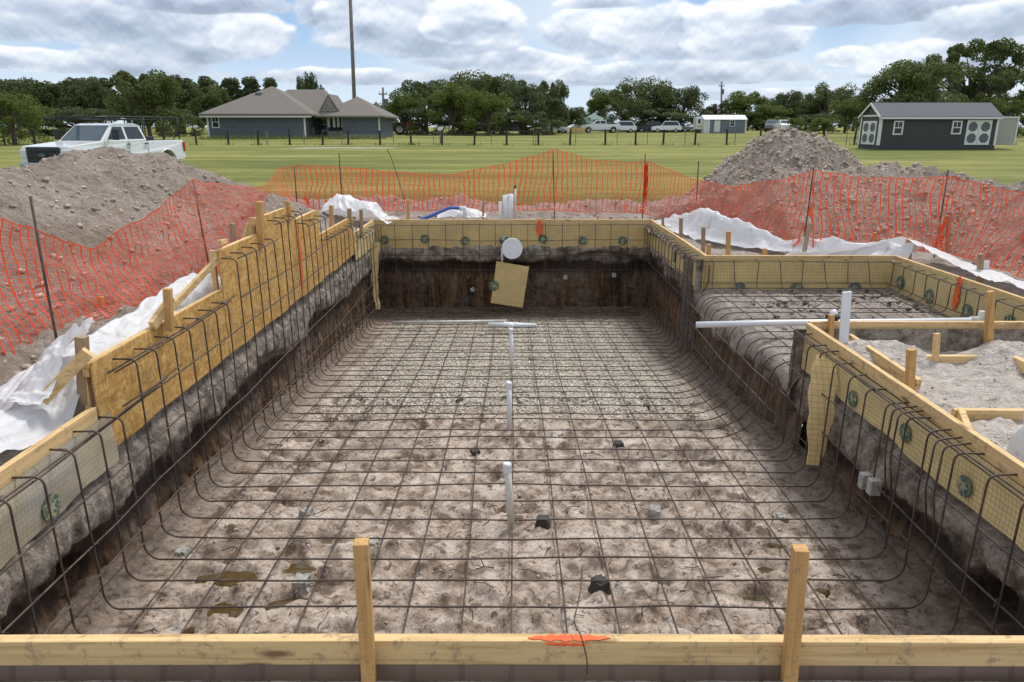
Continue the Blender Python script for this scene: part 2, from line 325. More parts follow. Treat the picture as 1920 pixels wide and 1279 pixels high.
def ground():
    t = NT('site_and_lawn'); v = t.map(); xyz = t.sep(t.co.outputs['Object'])
    n = t.noise(v, 2.6, 8, .68); n2 = t.noise(v, 11, 7, .7)
    dirt = t.ramp(n,[(.3,(.25,.20,.17)),(.5,(.40,.34,.29)),(.7,(.50,.43,.38))]); dirt = t.mix(t.ramp(n2,[(.3,.8),(.44,0.)]), dirt, (.12,.09,.065))
    bx = t.math('MULTIPLY', t.mr(xyz[0],2.3,2.45), t.math('MULTIPLY', t.mr(xyz[1],1.8,1.95), t.math('SUBTRACT',1,t.mr(xyz[1],5.9,6.0)))); dirt = t.mix(t.math('MULTIPLY',bx,.88), dirt, t.ramp(n2,[(.34,(.42,.36,.31)),(.5,(.60,.54,.48)),(.66,(.70,.64,.58))]))
    gl = t.noise(t.map((.06,.30,1)), 1, 5, .6); gm = t.noise(t.map((.35,1.2,1)), 1, 6, .7); gf = t.noise(t.map((6,14,1)),1,4,.7)
    g = t.ramp(gl,[(.36,(.145,.165,.022)),(.5,(.245,.25,.042)),(.64,(.38,.35,.095))])
    g = t.mix(t.ramp(gm,[(.36,.6),(.52,0.)]), g, (.10,.125,.022)); g = t.mix(t.ramp(gm,[(.56,0.),(.74,.45)]), g, (.31,.30,.11))
    g = t.mix(t.ramp(gf,[(.38,.55),(.52,0.)]), g, (.07,.10,.018))
    wob = t.math('MULTIPLY', t.noise(v, 1.3, 5, .6), 1.6)
    m = t.mr(t.math('ADD', xyz[1], wob), 15.6, 16.2); ax = t.math('ADD', t.math('ABSOLUTE', xyz[0]), wob); m = t.math('MAXIMUM', m, t.mr(ax, 11.5, 12.3))
    path = t.math('MULTIPLY', t.mr(t.math('ABSOLUTE', t.math('SUBTRACT', t.math('ADD', xyz[1], t.math('MULTIPLY', wob, 1.)), 57.5)), .6, 1.6), 1)
    path = t.math('MAXIMUM', path, t.mr(t.math('ABSOLUTE', t.math('ADD', xyz[0], 12.5)), 2.5, 4.5)); g = t.mix(path, (.40,.36,.29), g)
    t.col(t.mix(m, dirt, g)); t.rough(.95); b = t.bump(n2,.8,.05); b = t.bump(gm,.5,.12,b); t.bump(gf,.8,.10,b); return t.m
M['ground'] = ground()
def water():
    t = NT('puddle_water'); n = t.noise(t.map(),6,3); t.col(t.ramp(n,[(.35,(.060,.038,.014)),(.65,(.105,.07,.03))])); t.rough(.05); t.b.inputs['Specular IOR Level'].default_value = .5; return t.m
M['water'] = water()
def tarp():
    t = NT('white_plastic_sheet'); v = t.map(); n = t.noise(v,5,5,.6,.8); t.col(t.ramp(n,[(.3,(.84,.84,.86)),(.7,(.92,.92,.92))])); t.rough(.42)
    tr = t.new('ShaderNodeBsdfTranslucent'); tr.inputs[0].default_value = (.85,.87,.9,1); ms = t.new('ShaderNodeMixShader'); ms.inputs[0].default_value = .28
    t.l(t.b.outputs[0], ms.inputs[1]); t.l(tr.outputs[0], ms.inputs[2]); t.l(ms.outputs[0], t.out.inputs[0])
    d = t.noise(v,7,7,.75); k = t.mix(t.ramp(d,[(.56,0.),(.66,.6)]), t.ramp(n,[(.3,(.84,.84,.86)),(.7,(.92,.92,.92))]), (.40,.33,.27)); t.col(k)
    w = t.noise(t.map((1,1,1)), 6, 4, .5, 1.2); t.bump(w,.55,.03); return t.m
M['tarp'] = tarp()
def net():
    t = NT('orange_net_plastic'); n = t.noise(t.map(),4,3); t.col(t.ramp(n,[(.3,(.80,.055,.022)),(.7,(.90,.11,.035))])); t.rough(.45)
    tr = t.new('ShaderNodeBsdfTranslucent'); tr.inputs[0].default_value = (.95,.2,.05,1); ms = t.new('ShaderNodeMixShader'); ms.inputs[0].default_value = .35
    t.l(t.b.outputs[0], ms.inputs[1]); t.l(tr.outputs[0], ms.inputs[2]); t.l(ms.outputs[0], t.out.inputs[0]); return t.m
M['net'] = net()
# ================= ground, pit =================
L, Rr, Y0, Y1, XS, YS0, YS1 = -2.40, 2.42, 2.0, 12.97, 4.80, 5.90, 9.20
def lawn_z(y): 
    y = np.asarray(y, float); return -.2+.62*ss(25,95,y)+.42*ss(95,150,y)
def near_z(x, y):
    x = np.asarray(x, float); y = np.asarray(y, float)
    z = -.13+.05*fbm(x*1.3,y*1.3,4,3)+.035*ridg(x*5,y*5,3,5)+.012*fbm(x*22,y*22,2,6)
    z += (.30+.12*fbm(x*1.1,y*1.1,3,9)+.10*fbm(x*5,y*5,3,19))*np.exp(-((y-14.75)/.45)**2)*(np.abs(x)<9)*ss(.15,.5,vn(x*.55,y*0+3,21)+.12)
    inb = (x>2.44)&(y>1.5)&(y<5.9)
    zb = -.27+.05*fbm(x*1.5,y*1.5,3,33)+.09*ridg(x*4,y*4,4,31)*(.35+.65*ss(.4,.9,vn(x*1.1,y*1.3,8)))+.02*fbm(x*24,y*24,2,7)+.16*np.exp(-((y-5.65)/.22)**2)*ss(.25,.7,vn(x*2,y*0,77))
    z = np.where(inb, zb, z); return np.where(y<1.99, z-.42*ss(1.99,1.93,y), z)
def gz(x, y):
    x = np.asarray(x, float); y = np.asarray(y, float)
    m = ss(15.3,16.0,y); m = np.maximum(m, ss(11,12,np.abs(x))); m = np.maximum(m, ss(0,1,-3-y))
    far = lawn_z(y)+.03*fbm(x*.3,y*.3,3,2)*(y<120)
    return near_z(x,y)*(1-m)+far*m
def axis(a, b, st, far, sn):
    mid = list(np.arange(a, b, st)); 
    for s in sn: mid[int(np.argmin(np.abs(np.array(mid)-s)))] = s
    o1=[]; d=st; x=a
    while x > far[0]: d*=1.22; x-=d; o1.append(x)
    o2=[]; d=st; x=mid[-1]
    while x < far[1]: d*=1.12 if x<200 else 1.5; x+=d; o2.append(x)
    return np.array(o1[::-1]+mid+o2)
def make_ground():
    xs = axis(-9, 12, .045, (-2500,2500), [L-.03,Rr+.03,XS+.03]); ys = axis(0, 17.5, .045, (-600,4000), [Y0-.03,Y1+.03,YS0-.03,YS1+.03])
    X, Y = np.meshgrid(xs, ys); Z = gz(X, Y); h, w = X.shape
    cx = (X[:-1,:-1]+X[1:,1:])/2; cy = (Y[:-1,:-1]+Y[1:,1:])/2
    hole = ((cx>L-.03)&(cx<Rr+.03)&(cy>Y0-.03)&(cy<Y1+.03))|((cx>Rr)&(cx<XS+.03)&(cy>YS0-.03)&(cy<YS1+.03))
    idx = np.arange(h*w).reshape(h,w); q = np.stack([idx[:-1,:-1],idx[:-1,1:],idx[1:,1:],idx[1:,:-1]],-1)[~hole].reshape(-1,4)
    fast('ground', np.stack([X,Y,Z],-1).reshape(-1,3), q, M['ground'], 'structure')
def fast(name, V, Q, mat, kind=None, parent=None, smooth=True):
    me = bpy.data.meshes.new(name); n = Q.shape[1]
    me.vertices.add(len(V)); me.vertices.foreach_set('co', np.asarray(V,np.float32).ravel())
    me.loops.add(Q.size); me.loops.foreach_set('vertex_index', Q.astype(np.int32).ravel())
    me.polygons.add(len(Q)); me.polygons.foreach_set('loop_start', np.arange(0,Q.size,n,dtype=np.int32)); me.polygons.foreach_set('loop_total', np.full(len(Q),n,np.int32))
    me.update(calc_edges=True); me.validate()
    if smooth: me.polygons.foreach_set('use_smooth', [True]*len(me.polygons))
    for m in (mat if isinstance(mat,list) else [mat]): me.materials.append(m)
    o = bpy.data.objects.new(name, me); C.objects.link(o)
    if parent is not None: o.parent = parent
    if kind: o['kind'] = kind
    return o
def quads(h, w, off=0):
    i = np.arange(h*w).reshape(h,w)+off; return np.stack([i[:-1,:-1],i[:-1,1:],i[1:,1:],i[1:,:-1]],-1).reshape(-1,4)
make_ground()
def floor_base(y): y = np.asarray(y, float); return -1.08-.56*ss(3.6,13.2,y)
FP = [(rng.uniform(-2,2), rng.uniform(2.6,7.6), rng.uniform(0,math.pi), rng.uniform(.6,1.1)) for _ in range(300)]
PUD = [(-1.72,3.95,.30,.13),(-1.35,4.05,.22,.10),(-1.62,3.62,.16,.10),(-1.5,4.35,.18,.07),(-1.78,3.42,.12,.1),(-1.3,3.7,.22,.08),
       (1.72,4.28,.17,.07),(1.55,4.02,.12,.09),(1.42,3.72,.14,.06),(1.62,3.62,.12,.05),(1.58,3.45,.18,.06),(1.85,3.8,.1,.05)]
PUD = [(x,y,a*.62,b*.75) for x,y,a,b in PUD]
def floor_z(x, y, detail=True):
    x = np.asarray(x, float); y = np.asarray(y, float)
    z = floor_base(y)+.03*fbm(x*1.1,y*1.1,3,41)
    e = np.minimum(np.minimum(x-L, Rr-x), np.minimum(y-Y0, Y1-y)); z = z+.06*ss(.22,.0,e)**1.5
    if detail:
        g = ss(6.6,7.4,y)*ss(12.9,12.3,y)
        z = z+(.020*ridg(x*4.6,y*4.6,4,44)+.016*fbm(x*13,y*13,3,46))*(1-.55*g)+.014*fbm(x*34,y*34,3,48)
        for fx, fy, a, s in FP:
            u = (x-fx)*math.cos(a)+(y-fy)*math.sin(a); v = -(x-fx)*math.sin(a)+(y-fy)*math.cos(a)
            q = (u/.15)**2+(v/.06)**2; z = z-.045*s*np.exp(-q**1.5)+.016*s*np.exp(-(np.sqrt(q)-1.45)**2*6)
        for fx, fy, a, b in PUD:
            q = ((x-fx)/a)**2+((y-fy)/b)**2; z = z-.06*np.exp(-q**2)
    return z
def make_pit():
    V = []; Q = []; mi = []; off = 0
    def sheet(P, m):
        nonlocal off; h, w, _ = P.shape; V.append(P.reshape(-1,3)); q = quads(h,w,off); Q.append(q); mi.append(np.full(len(q),m)); off += h*w
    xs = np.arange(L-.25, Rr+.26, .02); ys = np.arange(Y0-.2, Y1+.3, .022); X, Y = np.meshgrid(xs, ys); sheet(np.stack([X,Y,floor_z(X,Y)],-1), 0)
    # cut walls: s runs along, z down; o = distance the cut face stands back from the form line
    def off_(s, z, seed, brk=-.74):
        hole = .38*np.exp(-(((s-3.42)/.14)**2+((z+.86)/.12)**2)**2) if seed==95 else (.25*np.exp(-(((s-3.7)/.12)**2+((z+.93)/.10)**2)**2) if seed==60 else 0)
        w = z+.22*fbm(s*.9,z*0,3,seed)+.05*fbm(s*5,z*2,2,seed+3)
        o = .0+.14*ss(brk+.02,brk-.07,w)-.05*ss(brk-.15,brk-.45,w)-.02*np.exp(-((w-brk-.1)/.12)**2)
        o = o+.035*fbm(s*2.2,z*2.2,4,seed+5)+.035*ridg(s*8,z*2.4,4,seed+8)+.018*fbm(s*26,z*20,3,seed+9)
        return hole+o*ss(.0,-.5,z)+.075*ss(-.52,-.36,z)
    z = np.arange(.02, -2.0, -.022)-.11
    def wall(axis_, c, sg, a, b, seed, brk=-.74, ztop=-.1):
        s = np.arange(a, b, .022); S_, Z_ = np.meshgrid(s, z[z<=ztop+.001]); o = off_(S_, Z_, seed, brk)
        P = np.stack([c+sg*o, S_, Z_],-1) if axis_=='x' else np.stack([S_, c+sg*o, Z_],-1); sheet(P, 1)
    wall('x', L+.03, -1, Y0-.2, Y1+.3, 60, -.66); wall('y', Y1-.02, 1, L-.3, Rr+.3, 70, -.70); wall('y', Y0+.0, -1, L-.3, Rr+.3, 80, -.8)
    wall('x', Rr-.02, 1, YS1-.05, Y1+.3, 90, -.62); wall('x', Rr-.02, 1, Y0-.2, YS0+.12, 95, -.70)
    # bench side: wall rolls over into the sun shelf
    s = np.arange(YS0-.05, YS1+.06, .022); t = np.arange(0, 4.3, .022); S_, T = np.meshgrid(s, t); zt = -.43+.03*fbm(S_*1.2,S_*0,2,5); H = 1.30; rr = .18
    v1 = H-rr; arc = rr*math.pi/2; ph = np.clip((T-v1)/rr, 0, math.pi/2)
    Z_ = np.where(T<v1, zt-rr-(v1-T), zt-rr+rr*np.sin(ph)); X_ = Rr-.08+rr-rr*np.cos(ph)+np.maximum(T-v1-arc,0)
    o = off_(S_, Z_, 97, -.72)*(T<v1+arc*.5)
    Xw = X_+o*ss(v1+.1,v1-.1,T); bumpz = (.028*ridg(X_*4,S_*4,3,51)+.02*fbm(X_*12,S_*12,3,52)+.02*fbm(X_*2,S_*2,2,54))*ss(v1-.1,v1+arc,T)
    sheet(np.stack([np.minimum(Xw,XS+.06), S_, Z_+bumpz],-1), 2)
    # shelf side cuts below the forms
    for ax, c, a, b in (('y',YS1+.0,Rr-.1,XS+.1),('x',XS+.0,YS0-.1,YS1+.1),('y',YS0-.0,Rr-.1,XS+.1)):
        s = np.arange(a,b,.04); S2, Z2 = np.meshgrid(s, np.arange(-.05,-.8,-.04)); o = .02*fbm(S2*6,Z2*6,3,61)
        sg = -1 if c==YS0 else 1
        sheet(np.stack([S2,c+sg*(o+.02),Z2],-1) if ax=='y' else np.stack([c+.02+o,S2,Z2],-1), 1)
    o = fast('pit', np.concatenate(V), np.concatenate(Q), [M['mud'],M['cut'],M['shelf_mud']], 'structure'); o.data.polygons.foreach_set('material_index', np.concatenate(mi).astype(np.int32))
def shelfmud():
    t = NT('shelf_mud'); v = t.map(); n = t.noise(v, 3.2, 8, .62); n2 = t.noise(v, 12, 6, .65, .4); z = t.sep(t.co.outputs['Object'])[2]
    c = t.ramp(n,[(.30,(.16,.13,.11)),(.5,(.28,.235,.20)),(.7,(.42,.365,.32))]); c = t.mix(t.ramp(n2,[(.34,.85),(.47,0.)]), c, (.06,.045,.035))
    st = t.noise(t.map((11,11,1.3)),1,5,.65,.5); br = t.ramp(st,[(.3,(.035,.02,.012)),(.5,(.12,.075,.045)),(.68,(.22,.15,.09)),(.85,(.30,.25,.2))])
    w = t.math('ADD', z, t.math('MULTIPLY', t.math('SUBTRACT', n, .5), .4)); c = t.mix(t.mr(w,-.78,-.64), br, c)
    t.col(c); t.rough(.7); b = t.bump(n2,.8,.04); t.bump(t.noise(v,45,3),.4,.008,b); return t.m
M['shelf_mud'] = shelfmud()
make_pit()
# puddles: water lying in the footprints
for g, sel in enumerate((PUD[:6], PUD[6:])):
    mb = MB()
    for (x,y,a,b) in sel:
        zc = float(floor_z(x, y, False)); n = 24
        zz = zc-.028
        mb.add([(x,y,zz)]+[(x+a*1.15*math.cos(2*math.pi*k/n), y+b*1.15*math.sin(2*math.pi*k/n), zz) for k in range(n)], [(0,1+k,1+(k+1)%n) for k in range(n)])
    struct('puddle_water', mb, M['water'])
# ================= spoil heaps =================
def heap(name, f, x0, x1, y0, y1, st, label, cat='dirt pile', edge=True):
    xs = np.arange(x0,x1,st); ys = np.arange(y0,y1,st); X, Y = np.meshgrid(xs,ys); Z = f(X,Y)
    g = gz(X,Y); keep = (Z > g-.12); k = keep[:-1,:-1]|keep[1:,1:]|keep[1:,:-1]|keep[:-1,1:]
    q = quads(*X.shape).reshape(X.shape[0]-1,X.shape[1]-1,4)[k]
    V = np.stack([X,Y,Z],-1).reshape(-1,3); u = np.unique(q); mp = -np.ones(len(V),int); mp[u] = np.arange(len(u)); V = V[u]; q = mp[q]
    c = np.array([V[:,0].mean(), V[:,1].mean(), 0]); 
    o = fast(name, V-c, q, M['spoil']); o.location = c; props(o, label, cat); return o
def rough_(X,Y,s,a=1):
    return a*(.10*fbm(X*1.1,Y*1.1,4,s)+.07*ridg(X*2.4,Y*2.4,5,s+1)+.04*ridg(X*6.3+fbm(X*3,Y*3,2,s),Y*6.3,4,s+2)+.045*fbm(X*13,Y*13,4,s+3,.65))
def f_left(X,Y):
    cx = -6.0+.15*np.sin(Y*.9)+np.interp(Y,[10.5,12,13,14],[0,.65,.95,1.1]); d = np.where(X>cx, (X-cx)/2.45, (cx-X)/3.2)
    crest = np.interp(Y, [0,2,5,7,8.3,9.3,10.3,11.2,12.0,12.6,13.1,13.7,14.3], [1.45,1.5,1.52,1.46,1.10,.98,1.14,1.24,1.14,.88,.58,.18,-.3])
    body = (crest+.2)*(1-np.clip(d,0,1.3)**1.25)-.2
    low = np.where(X>cx, .32*np.exp(-((X+3.9)/.5)**2)*ss(13.6,12,Y), 0)
    return np.maximum(body, low-.1)+rough_(X,Y,101,1.05)-.02
def f_right(X,Y):
    d = np.hypot((X-5.35)/2.15,(Y-15.2)/1.9); z = 1.78*np.maximum(0,1-d**1.25)**.95
    d2 = np.hypot((X-6.0)/1.6,(Y-15.4)/1.6); z = np.maximum(z, 1.60*(1-d2**1.9)); d3 = np.hypot((X-4.75)/1.5,(Y-15.0)/1.5); z = np.maximum(z, 1.22*(1-d3**1.7)); return np.where(z>0,z,z)-.25+rough_(X,Y,131,1.15)*(1+.2)
def f_berm(X,Y):
    tx = np.interp(X,[2.3,2.9,3.4,4.2,5,6,7,7.6,8.2,9,10.5,14],[-.3,.15,.55,.85,.80,.92,.88,.72,.55,.78,.62,.85])
    k = np.maximum(0,3.95-X); c = 12.2+.25*np.sin(X*1.3)+k*.9; ft = 10.05+k*2.95; yf = np.where(Y<c,(c-Y)/np.maximum(.5,c-ft),(Y-c)/1.4)
    a = (tx+.2)*(1-np.clip(yf,0,1.3)**1.35)-.2
    xf = np.where(X<7.3,(7.3-X)/1.35,(X-7.3)/1.8); b = (np.interp(Y,[3,4,6,8,10,12],[-.3,.5,.85,.8,.85,.5])+.2)*(1-np.clip(xf,0,1.3)**1.3)-.2
    return np.where((X<5.35)&(Y<9.75),-3.,np.maximum(a,b)+rough_(X,Y,151,1.1)-.02)
heap('dirt_pile', f_left, -9.4, -2.95, 1.2, 14.4, .035, 'long grey brown spoil heap left of the pit, in front of the white pickup')
heap('dirt_pile', f_right, 3.0, 8.0, 12.9, 17.4, .035, 'tall pointed heap of clumpy grey soil on the right, left of the dark grey shed')
heap('dirt_pile', f_berm, 2.3, 12.5, 3.5, 14.6, .035, 'low wide bank of pinkish soil behind the orange net at the right')
# loose clods as one mass
def clods(name, fn, region, n, smin, smax, mat, seed):
    r = np.random.default_rng(seed); bm = bmesh.new(); bmesh.ops.create_icosphere(bm, subdivisions=1, radius=1); bv = np.array([v.co[:] for v in bm.verts]); bf = np.array([[v.index for v in f.verts] for f in bm.faces]); bm.free()
    V = []; Q = []
    x = r.uniform(region[0],region[1],n*3); y = r.uniform(region[2],region[3],n*3); z = fn(x,y); g = gz(x,y) if region[4] else z-1
    ok = z>g-.02; x, y, z = x[ok][:n], y[ok][:n], z[ok][:n]
    for i in range(len(x)):
        s = smin+(smax-smin)*r.random()**4.0; p = bv*(1+r.uniform(-.5,.4,(len(bv),1)))*s*np.array([1,r.uniform(.6,1.1),r.uniform(.45,.8)])
        a = r.uniform(0,6.28); c, t = math.cos(a), math.sin(a); p = p@np.array([[c,t,0],[-t,c,0],[0,0,1]])+np.array([x[i],y[i],z[i]+s*.15]); V.append(p); Q.append(bf+i*len(bv))
    return fast(name, np.concatenate(V), np.concatenate(Q), mat, 'stuff', smooth=False)
clods('soil_clods', f_left, (-9,-3.2,2,13.5,1), 5200, .008, .045, M['clodc'], 5)
clods('soil_clods', f_right, (3.2,7.8,13,16.6,1), 4200, .01, .065, M['clodc'], 6)
clods('soil_clods', f_berm, (2.6,11,6.5,13,1), 5200, .008, .05, M['clodc'], 7)
clods('soil_clods', near_z, (-8,9,13.3,15.2,0), 1800, .008, .045, M['clodc'], 8)
clods('sand_clods', near_z, (2.6,6.5,2.4,5.8,0), 900, .005, .03, M['grain'], 9)
clods('mud_lumps', floor_z, (-2.1,2.1,3,8,0), 1800, .004, .018, M['clodc'], 10)
clods('crushed_shell', floor_z, (-1.95,1.95,6.7,12.3,0), 14000, .008, .022, M['shell'], 11)
clods('mud_lumps', lambda x,y: -.42+0*x, (2.7,4.7,6,9.1,0), 500, .008, .04, M['clod'], 12)

def twigs():
    r = random.Random(21); mb = MB()
    for k in range(420):
        x = r.uniform(-2.15,2.15); y = r.uniform(2.8,12.2) if r.random()<.4 else r.uniform(2.8,7.5); a = r.uniform(0,6.28); L_ = r.uniform(.03,.16); z = float(floor_z(x,y))+.008; q = r.uniform(.0012,.004)
        mb.tube([(x,y,z),(x+L_*.5*math.cos(a),y+L_*.5*math.sin(a),z+r.uniform(0,.012)),(x+L_*math.cos(a+.3),y+L_*math.sin(a+.3),z+r.uniform(-.004,.01))],q,4)
    struct('twigs_and_roots', mb, M['bark0'])['kind'] = 'stuff'
M['bark0'] = plain('dark_roots',(.06,.04,.028),.9,var=.3)
twigs()
# ================= forms =================
def sheet_part(name, mat, parent, ax, c, a0, a1, ztop, zbot, out=0.0, wav=.012, ragged=.02, seed=0, th=.004, smooth=True, n=None):
    "a paper or lath face standing in plane ax=c between a0 and a1, wavy, with thickness"
    n = n or max(8, int((a1-a0)/.06)); m = 10; rs = np.random.default_rng(seed)
    s = np.linspace(a0, a1, n); t = np.linspace(0, 1, m); S_, T = np.meshgrid(s, t)
    zb = zbot+ragged*fbm(S_*3, S_*0, 3, seed+1); Z = ztop+(zb-ztop)*T; o = out+wav*fbm(S_*2.5, Z*4, 3, seed+2)*np.minimum(1,T*3)
    mb = MB()
    for d in (0, th):
        P = (c+o+d, S_, Z) if ax=='x' else (S_, c+o+d, Z); mb.grid(*P)
    return build(name, mb, mat, parent, world=True, smooth=smooth)
def logo(parent, ax, c, s, z, r=.08, k=0):
    mb = MB(); n = 20; pts = [(s+r*math.cos(2*math.pi*i/n), z+r*math.sin(2*math.pi*i/n)) for i in range(n)]
    sg = -1 if (ax=='y' or c>0) else 1
    P = lambda u,v,o: (c+sg*o,u,v) if ax=='x' else (u,c+sg*o,v)
    mb.add([P(u,v,.003) for u,v in pts]+[P(u,v,.0005) for u,v in pts], [tuple(range(n)), tuple(range(2*n-1,n-1,-1))]+[(i,n+i,n+(i+1)%n,(i+1)%n) for i in range(n)])
    o = build('printed_logo', mb, M['logo'], parent, world=True)
    q = MB(); star = []
    for i in range(10):
        a = math.pi/2+2*math.pi*i/10+.2*k; rr = r*(.68 if i%2==0 else .22); star.append((s+rr*math.cos(a), z+rr*math.sin(a)))
    q.add([P(u,v,.0045) for u,v in star]+[P(u,v,.0035) for u,v in star], [tuple(range(10)), tuple(range(19,9,-1))]+[(i,10+i,10+(i+1)%10,(i+1)%10) for i in range(10)])
    # world coordinates inside the parent's local frame
    g = build('logo_mark', q, M['logo_mark'], None); g.parent = parent
    for v in g.data.vertices: v.co = v.co-Vector(parent_world(parent))
    return o
def parent_world(p):
    v = Vector((0,0,0))
    while p is not None: v += Vector(p.location); p = p.parent
    return v
def spray_part(parent, face, c, u0, v0, u1, v1, w, seed, name='paint_mark'):
    "a ragged band of spray paint on a face: from (u0,v0) to (u1,v1), width w"
    r = random.Random(seed); n = 44; left = []; right = []
    d = Vector((u1-u0, v1-v0)); Ln = d.length; d.normalize(); nn = Vector((-d.y, d.x))
    for i in range(n+1):
        t = i/n; e = min(1, .12+(3.2*min(t,1-t))**.8); ww = w/2*e
        p = Vector((u0,v0))+d*Ln*t
        left.append(p+nn*ww*(.75+.35*math.sin(i*.9+seed)*r.random()+r.uniform(-.13,.13))); right.append(p-nn*ww*(.75+.35*math.sin(i*.7)*r.random()+r.uniform(-.13,.13)))
    P = {'x':lambda p,o:(c+o,p.x,p.y),'y':lambda p,o:(p.x,c+o,p.y),'z':lambda p,o:(p.x,p.y,c+o)}[face]
    o = -.003 if (face=='y' or (face=='x' and c>0)) else .003
    mb = MB(); k = n+1
    mb.add([P(p,o) for p in left]+[P(p,o) for p in right]+[P(p,o*.3) for p in left]+[P(p,o*.3) for p in right],
           [(i,i+1,k+i+1,k+i) for i in range(n)]+[(2*k+i,3*k+i,3*k+i+1,2*k+i+1) for i in range(n)]+[(i,2*k+i,2*k+i+1,i+1) for i in range(n)]+[(k+i,k+i+1,3*k+i+1,3*k+i) for i in range(n)])
    return build(name, mb, M['spray'], parent, world=True)
def board_box(name, a, b, ax, parent):
    mb = MB()
    k = 'xyz'.index(ax); n = max(2,int((b[k]-a[k])/.5)); X = np.linspace(a[k], b[k], n+1)   # a slightly bowed stick of lumber
    o1, o2 = [i for i in range(3) if i != k]; ph = random.uniform(0,6)
    vs = []; 
    for i, x in enumerate(X):
        w = .006*math.sin(x*1.1+ph); h = .0
        for (u, v) in ((a[o1],a[o2]),(b[o1],a[o2]),(b[o1],b[o2]),(a[o1],b[o2])):
            p = [0,0,0]; p[k] = x; p[o1] = u+w; p[o2] = v+h; vs.append(tuple(p))
    fs = [(0,1,2,3), tuple(4*n+i for i in (3,2,1,0))]+[(4*i+j, 4*i+4+j, 4*i+4+(j+1)%4, 4*i+(j+1)%4) for i in range(n) for j in range(4)]
    mb.add(vs, fs); return build(name, mb, M['wood_'+ax], parent, world=True, bevel=.003)
# front beam, nearest the camera
t = thing('form_board', 'long pale form board across the near end of the pit, orange paint on top', 'form board', (0,1.96,-.089))
board_box('lumber', (-3.6,1.962,-.089), (3.6,2.0,0), 'x', t)
def front_back():
    s = np.linspace(-3.6,3.6,150); tt = np.linspace(0,1,14); S_, T = np.meshgrid(s, tt); Z = -.089-.42*T
    Y = 1.985-.018*fbm(S_*1.3,T*3,3,15)*T*2-.014*np.sin(Z*55+fbm(S_*.7,T,2,4)*4)*np.minimum(1,T*4)-.02*T
    mb = MB(); mb.grid(S_,Y,Z); mb.grid(S_,Y+.006,Z); return build('paper_lath', mb, M['lath_back'], t, world=True, smooth=True)
front_back()
spray_part(t,'z',0,.05,1.981,.31,1.981,.036,3); spray_part(t,'y',1.962,.10,-.004,.24,-.008,.012,4)
# back board
t = thing('form_board', 'form board across the far end of the pit with a row of round green logos', 'form board', (0,12.99,-.45))
board_box('lumber', (-2.42,12.975,-.089), (2.46,13.013,0), 'x', t)
lth = sheet_part('paper_lath', M['lath_x'], t, 'y', 12.962, -2.40, 2.42, -.03, -.50, seed=3)
for k, px in enumerate((721,797,872,945,1018,1093,1167)):
    logo(lth, 'y', 12.945, PY(px,452,12.95)[0], -.355+.02*math.sin(k*2), .080, k)
spray_part(t,'z',0,.40,12.995,.56,12.995,.036,5); spray_part(t,'y',12.945,.47,-.005,.49,-.30,.13,6)
# left: low board near, raised strand-board panels, low board far
t = thing('form_board', 'low form board with grey stained paper lath at the near left edge of the pit', 'form board', (L-.03,3,-.4))
board_box('lumber', (L-.04,2.0,-.089), (L-.002,3.99,0), 'y', t)
lth = sheet_part('paper_lath', M['lath_grey'], t, 'x', L+.012, 2.03, 4.1, -.075, -.40, seed=9, wav=.03, ragged=.05)
logo(lth,'x',L+.03,PX(100,965,L+.03)[1],-.33,.075,1)
lth['label'] = 'paper lath smeared grey with mortar'
PAN = [(4.0,6.0,.26),(6.0,7.03,.58),(7.03,8.18,.725),(8.18,9.2,.57),(9.2,11.2,.26)]
nm = ['longest raised strand board panel at the near left, lowest step of the stair of panels','second step of the raised strand board panels, just behind the longest one',
      'tallest strand board panel at the middle of the raised left form','strand board panel with the vertical orange stripe, just past the tallest one','lowest far strand board panel of the raised left form, before the white bag']
for k,((a,b,zt),lb) in enumerate(zip(PAN,nm)):
    t = thing('raised_form', lb, 'raised form', (L-.02,(a+b)/2,-.3), 0, 'raised strand board panels on the left form')
    mb = MB(); n = int((b-a)/.1); S_, T = np.meshgrid(np.linspace(a+.002,b-.002,n), np.linspace(0,1,8)); Z = zt-.0+( -.31+.02*fbm(S_*2,S_*0,2,k)-zt)*T
    for d in (-.006, .006): mb.grid(L+d+.004*np.sin(S_*2+k), S_, Z)
    N = n*8
    # close the rim
    rim = [i for i in range(n)]+[i*n+n-1 for i in range(1,8)]+[7*n+i for i in range(n-2,-1,-1)]+[i*n for i in range(6,0,-1)]
    mb.f += [(rim[i], rim[(i+1)%len(rim)], N+rim[(i+1)%len(rim)], N+rim[i]) for i in range(len(rim))]
    build('strand_board', mb, M['osb'], t, world=True)
    board_box('top_cleat', (L-.046,a+.004,zt-.085), (L-.008,b-.004,zt-.002), 'y', t)
    for yy in (a+.045, b-.045): build('stud', MB().box((L-.085,yy-.019,-.25),(L-.047,yy+.019,zt-.003 if yy<b-.1 else zt-.09)), M['wood_z'], t, world=True, bevel=.002)
    if k==3:
        spray_part(t,'x',L+.009,8.30,.52,8.30,-.28,.085,12,'orange_stripe')
t = thing('form_board', 'low form board between the raised panels and the far left corner of the pit', 'form board', (L-.03,12,-.4))
board_box('lumber', (L-.04,11.21,-.089), (L-.002,12.97,0), 'y', t); sheet_part('paper_lath', M['lath_y'], t, 'x', L+.012, 11.2, 12.96, -.03, -.42, seed=14)
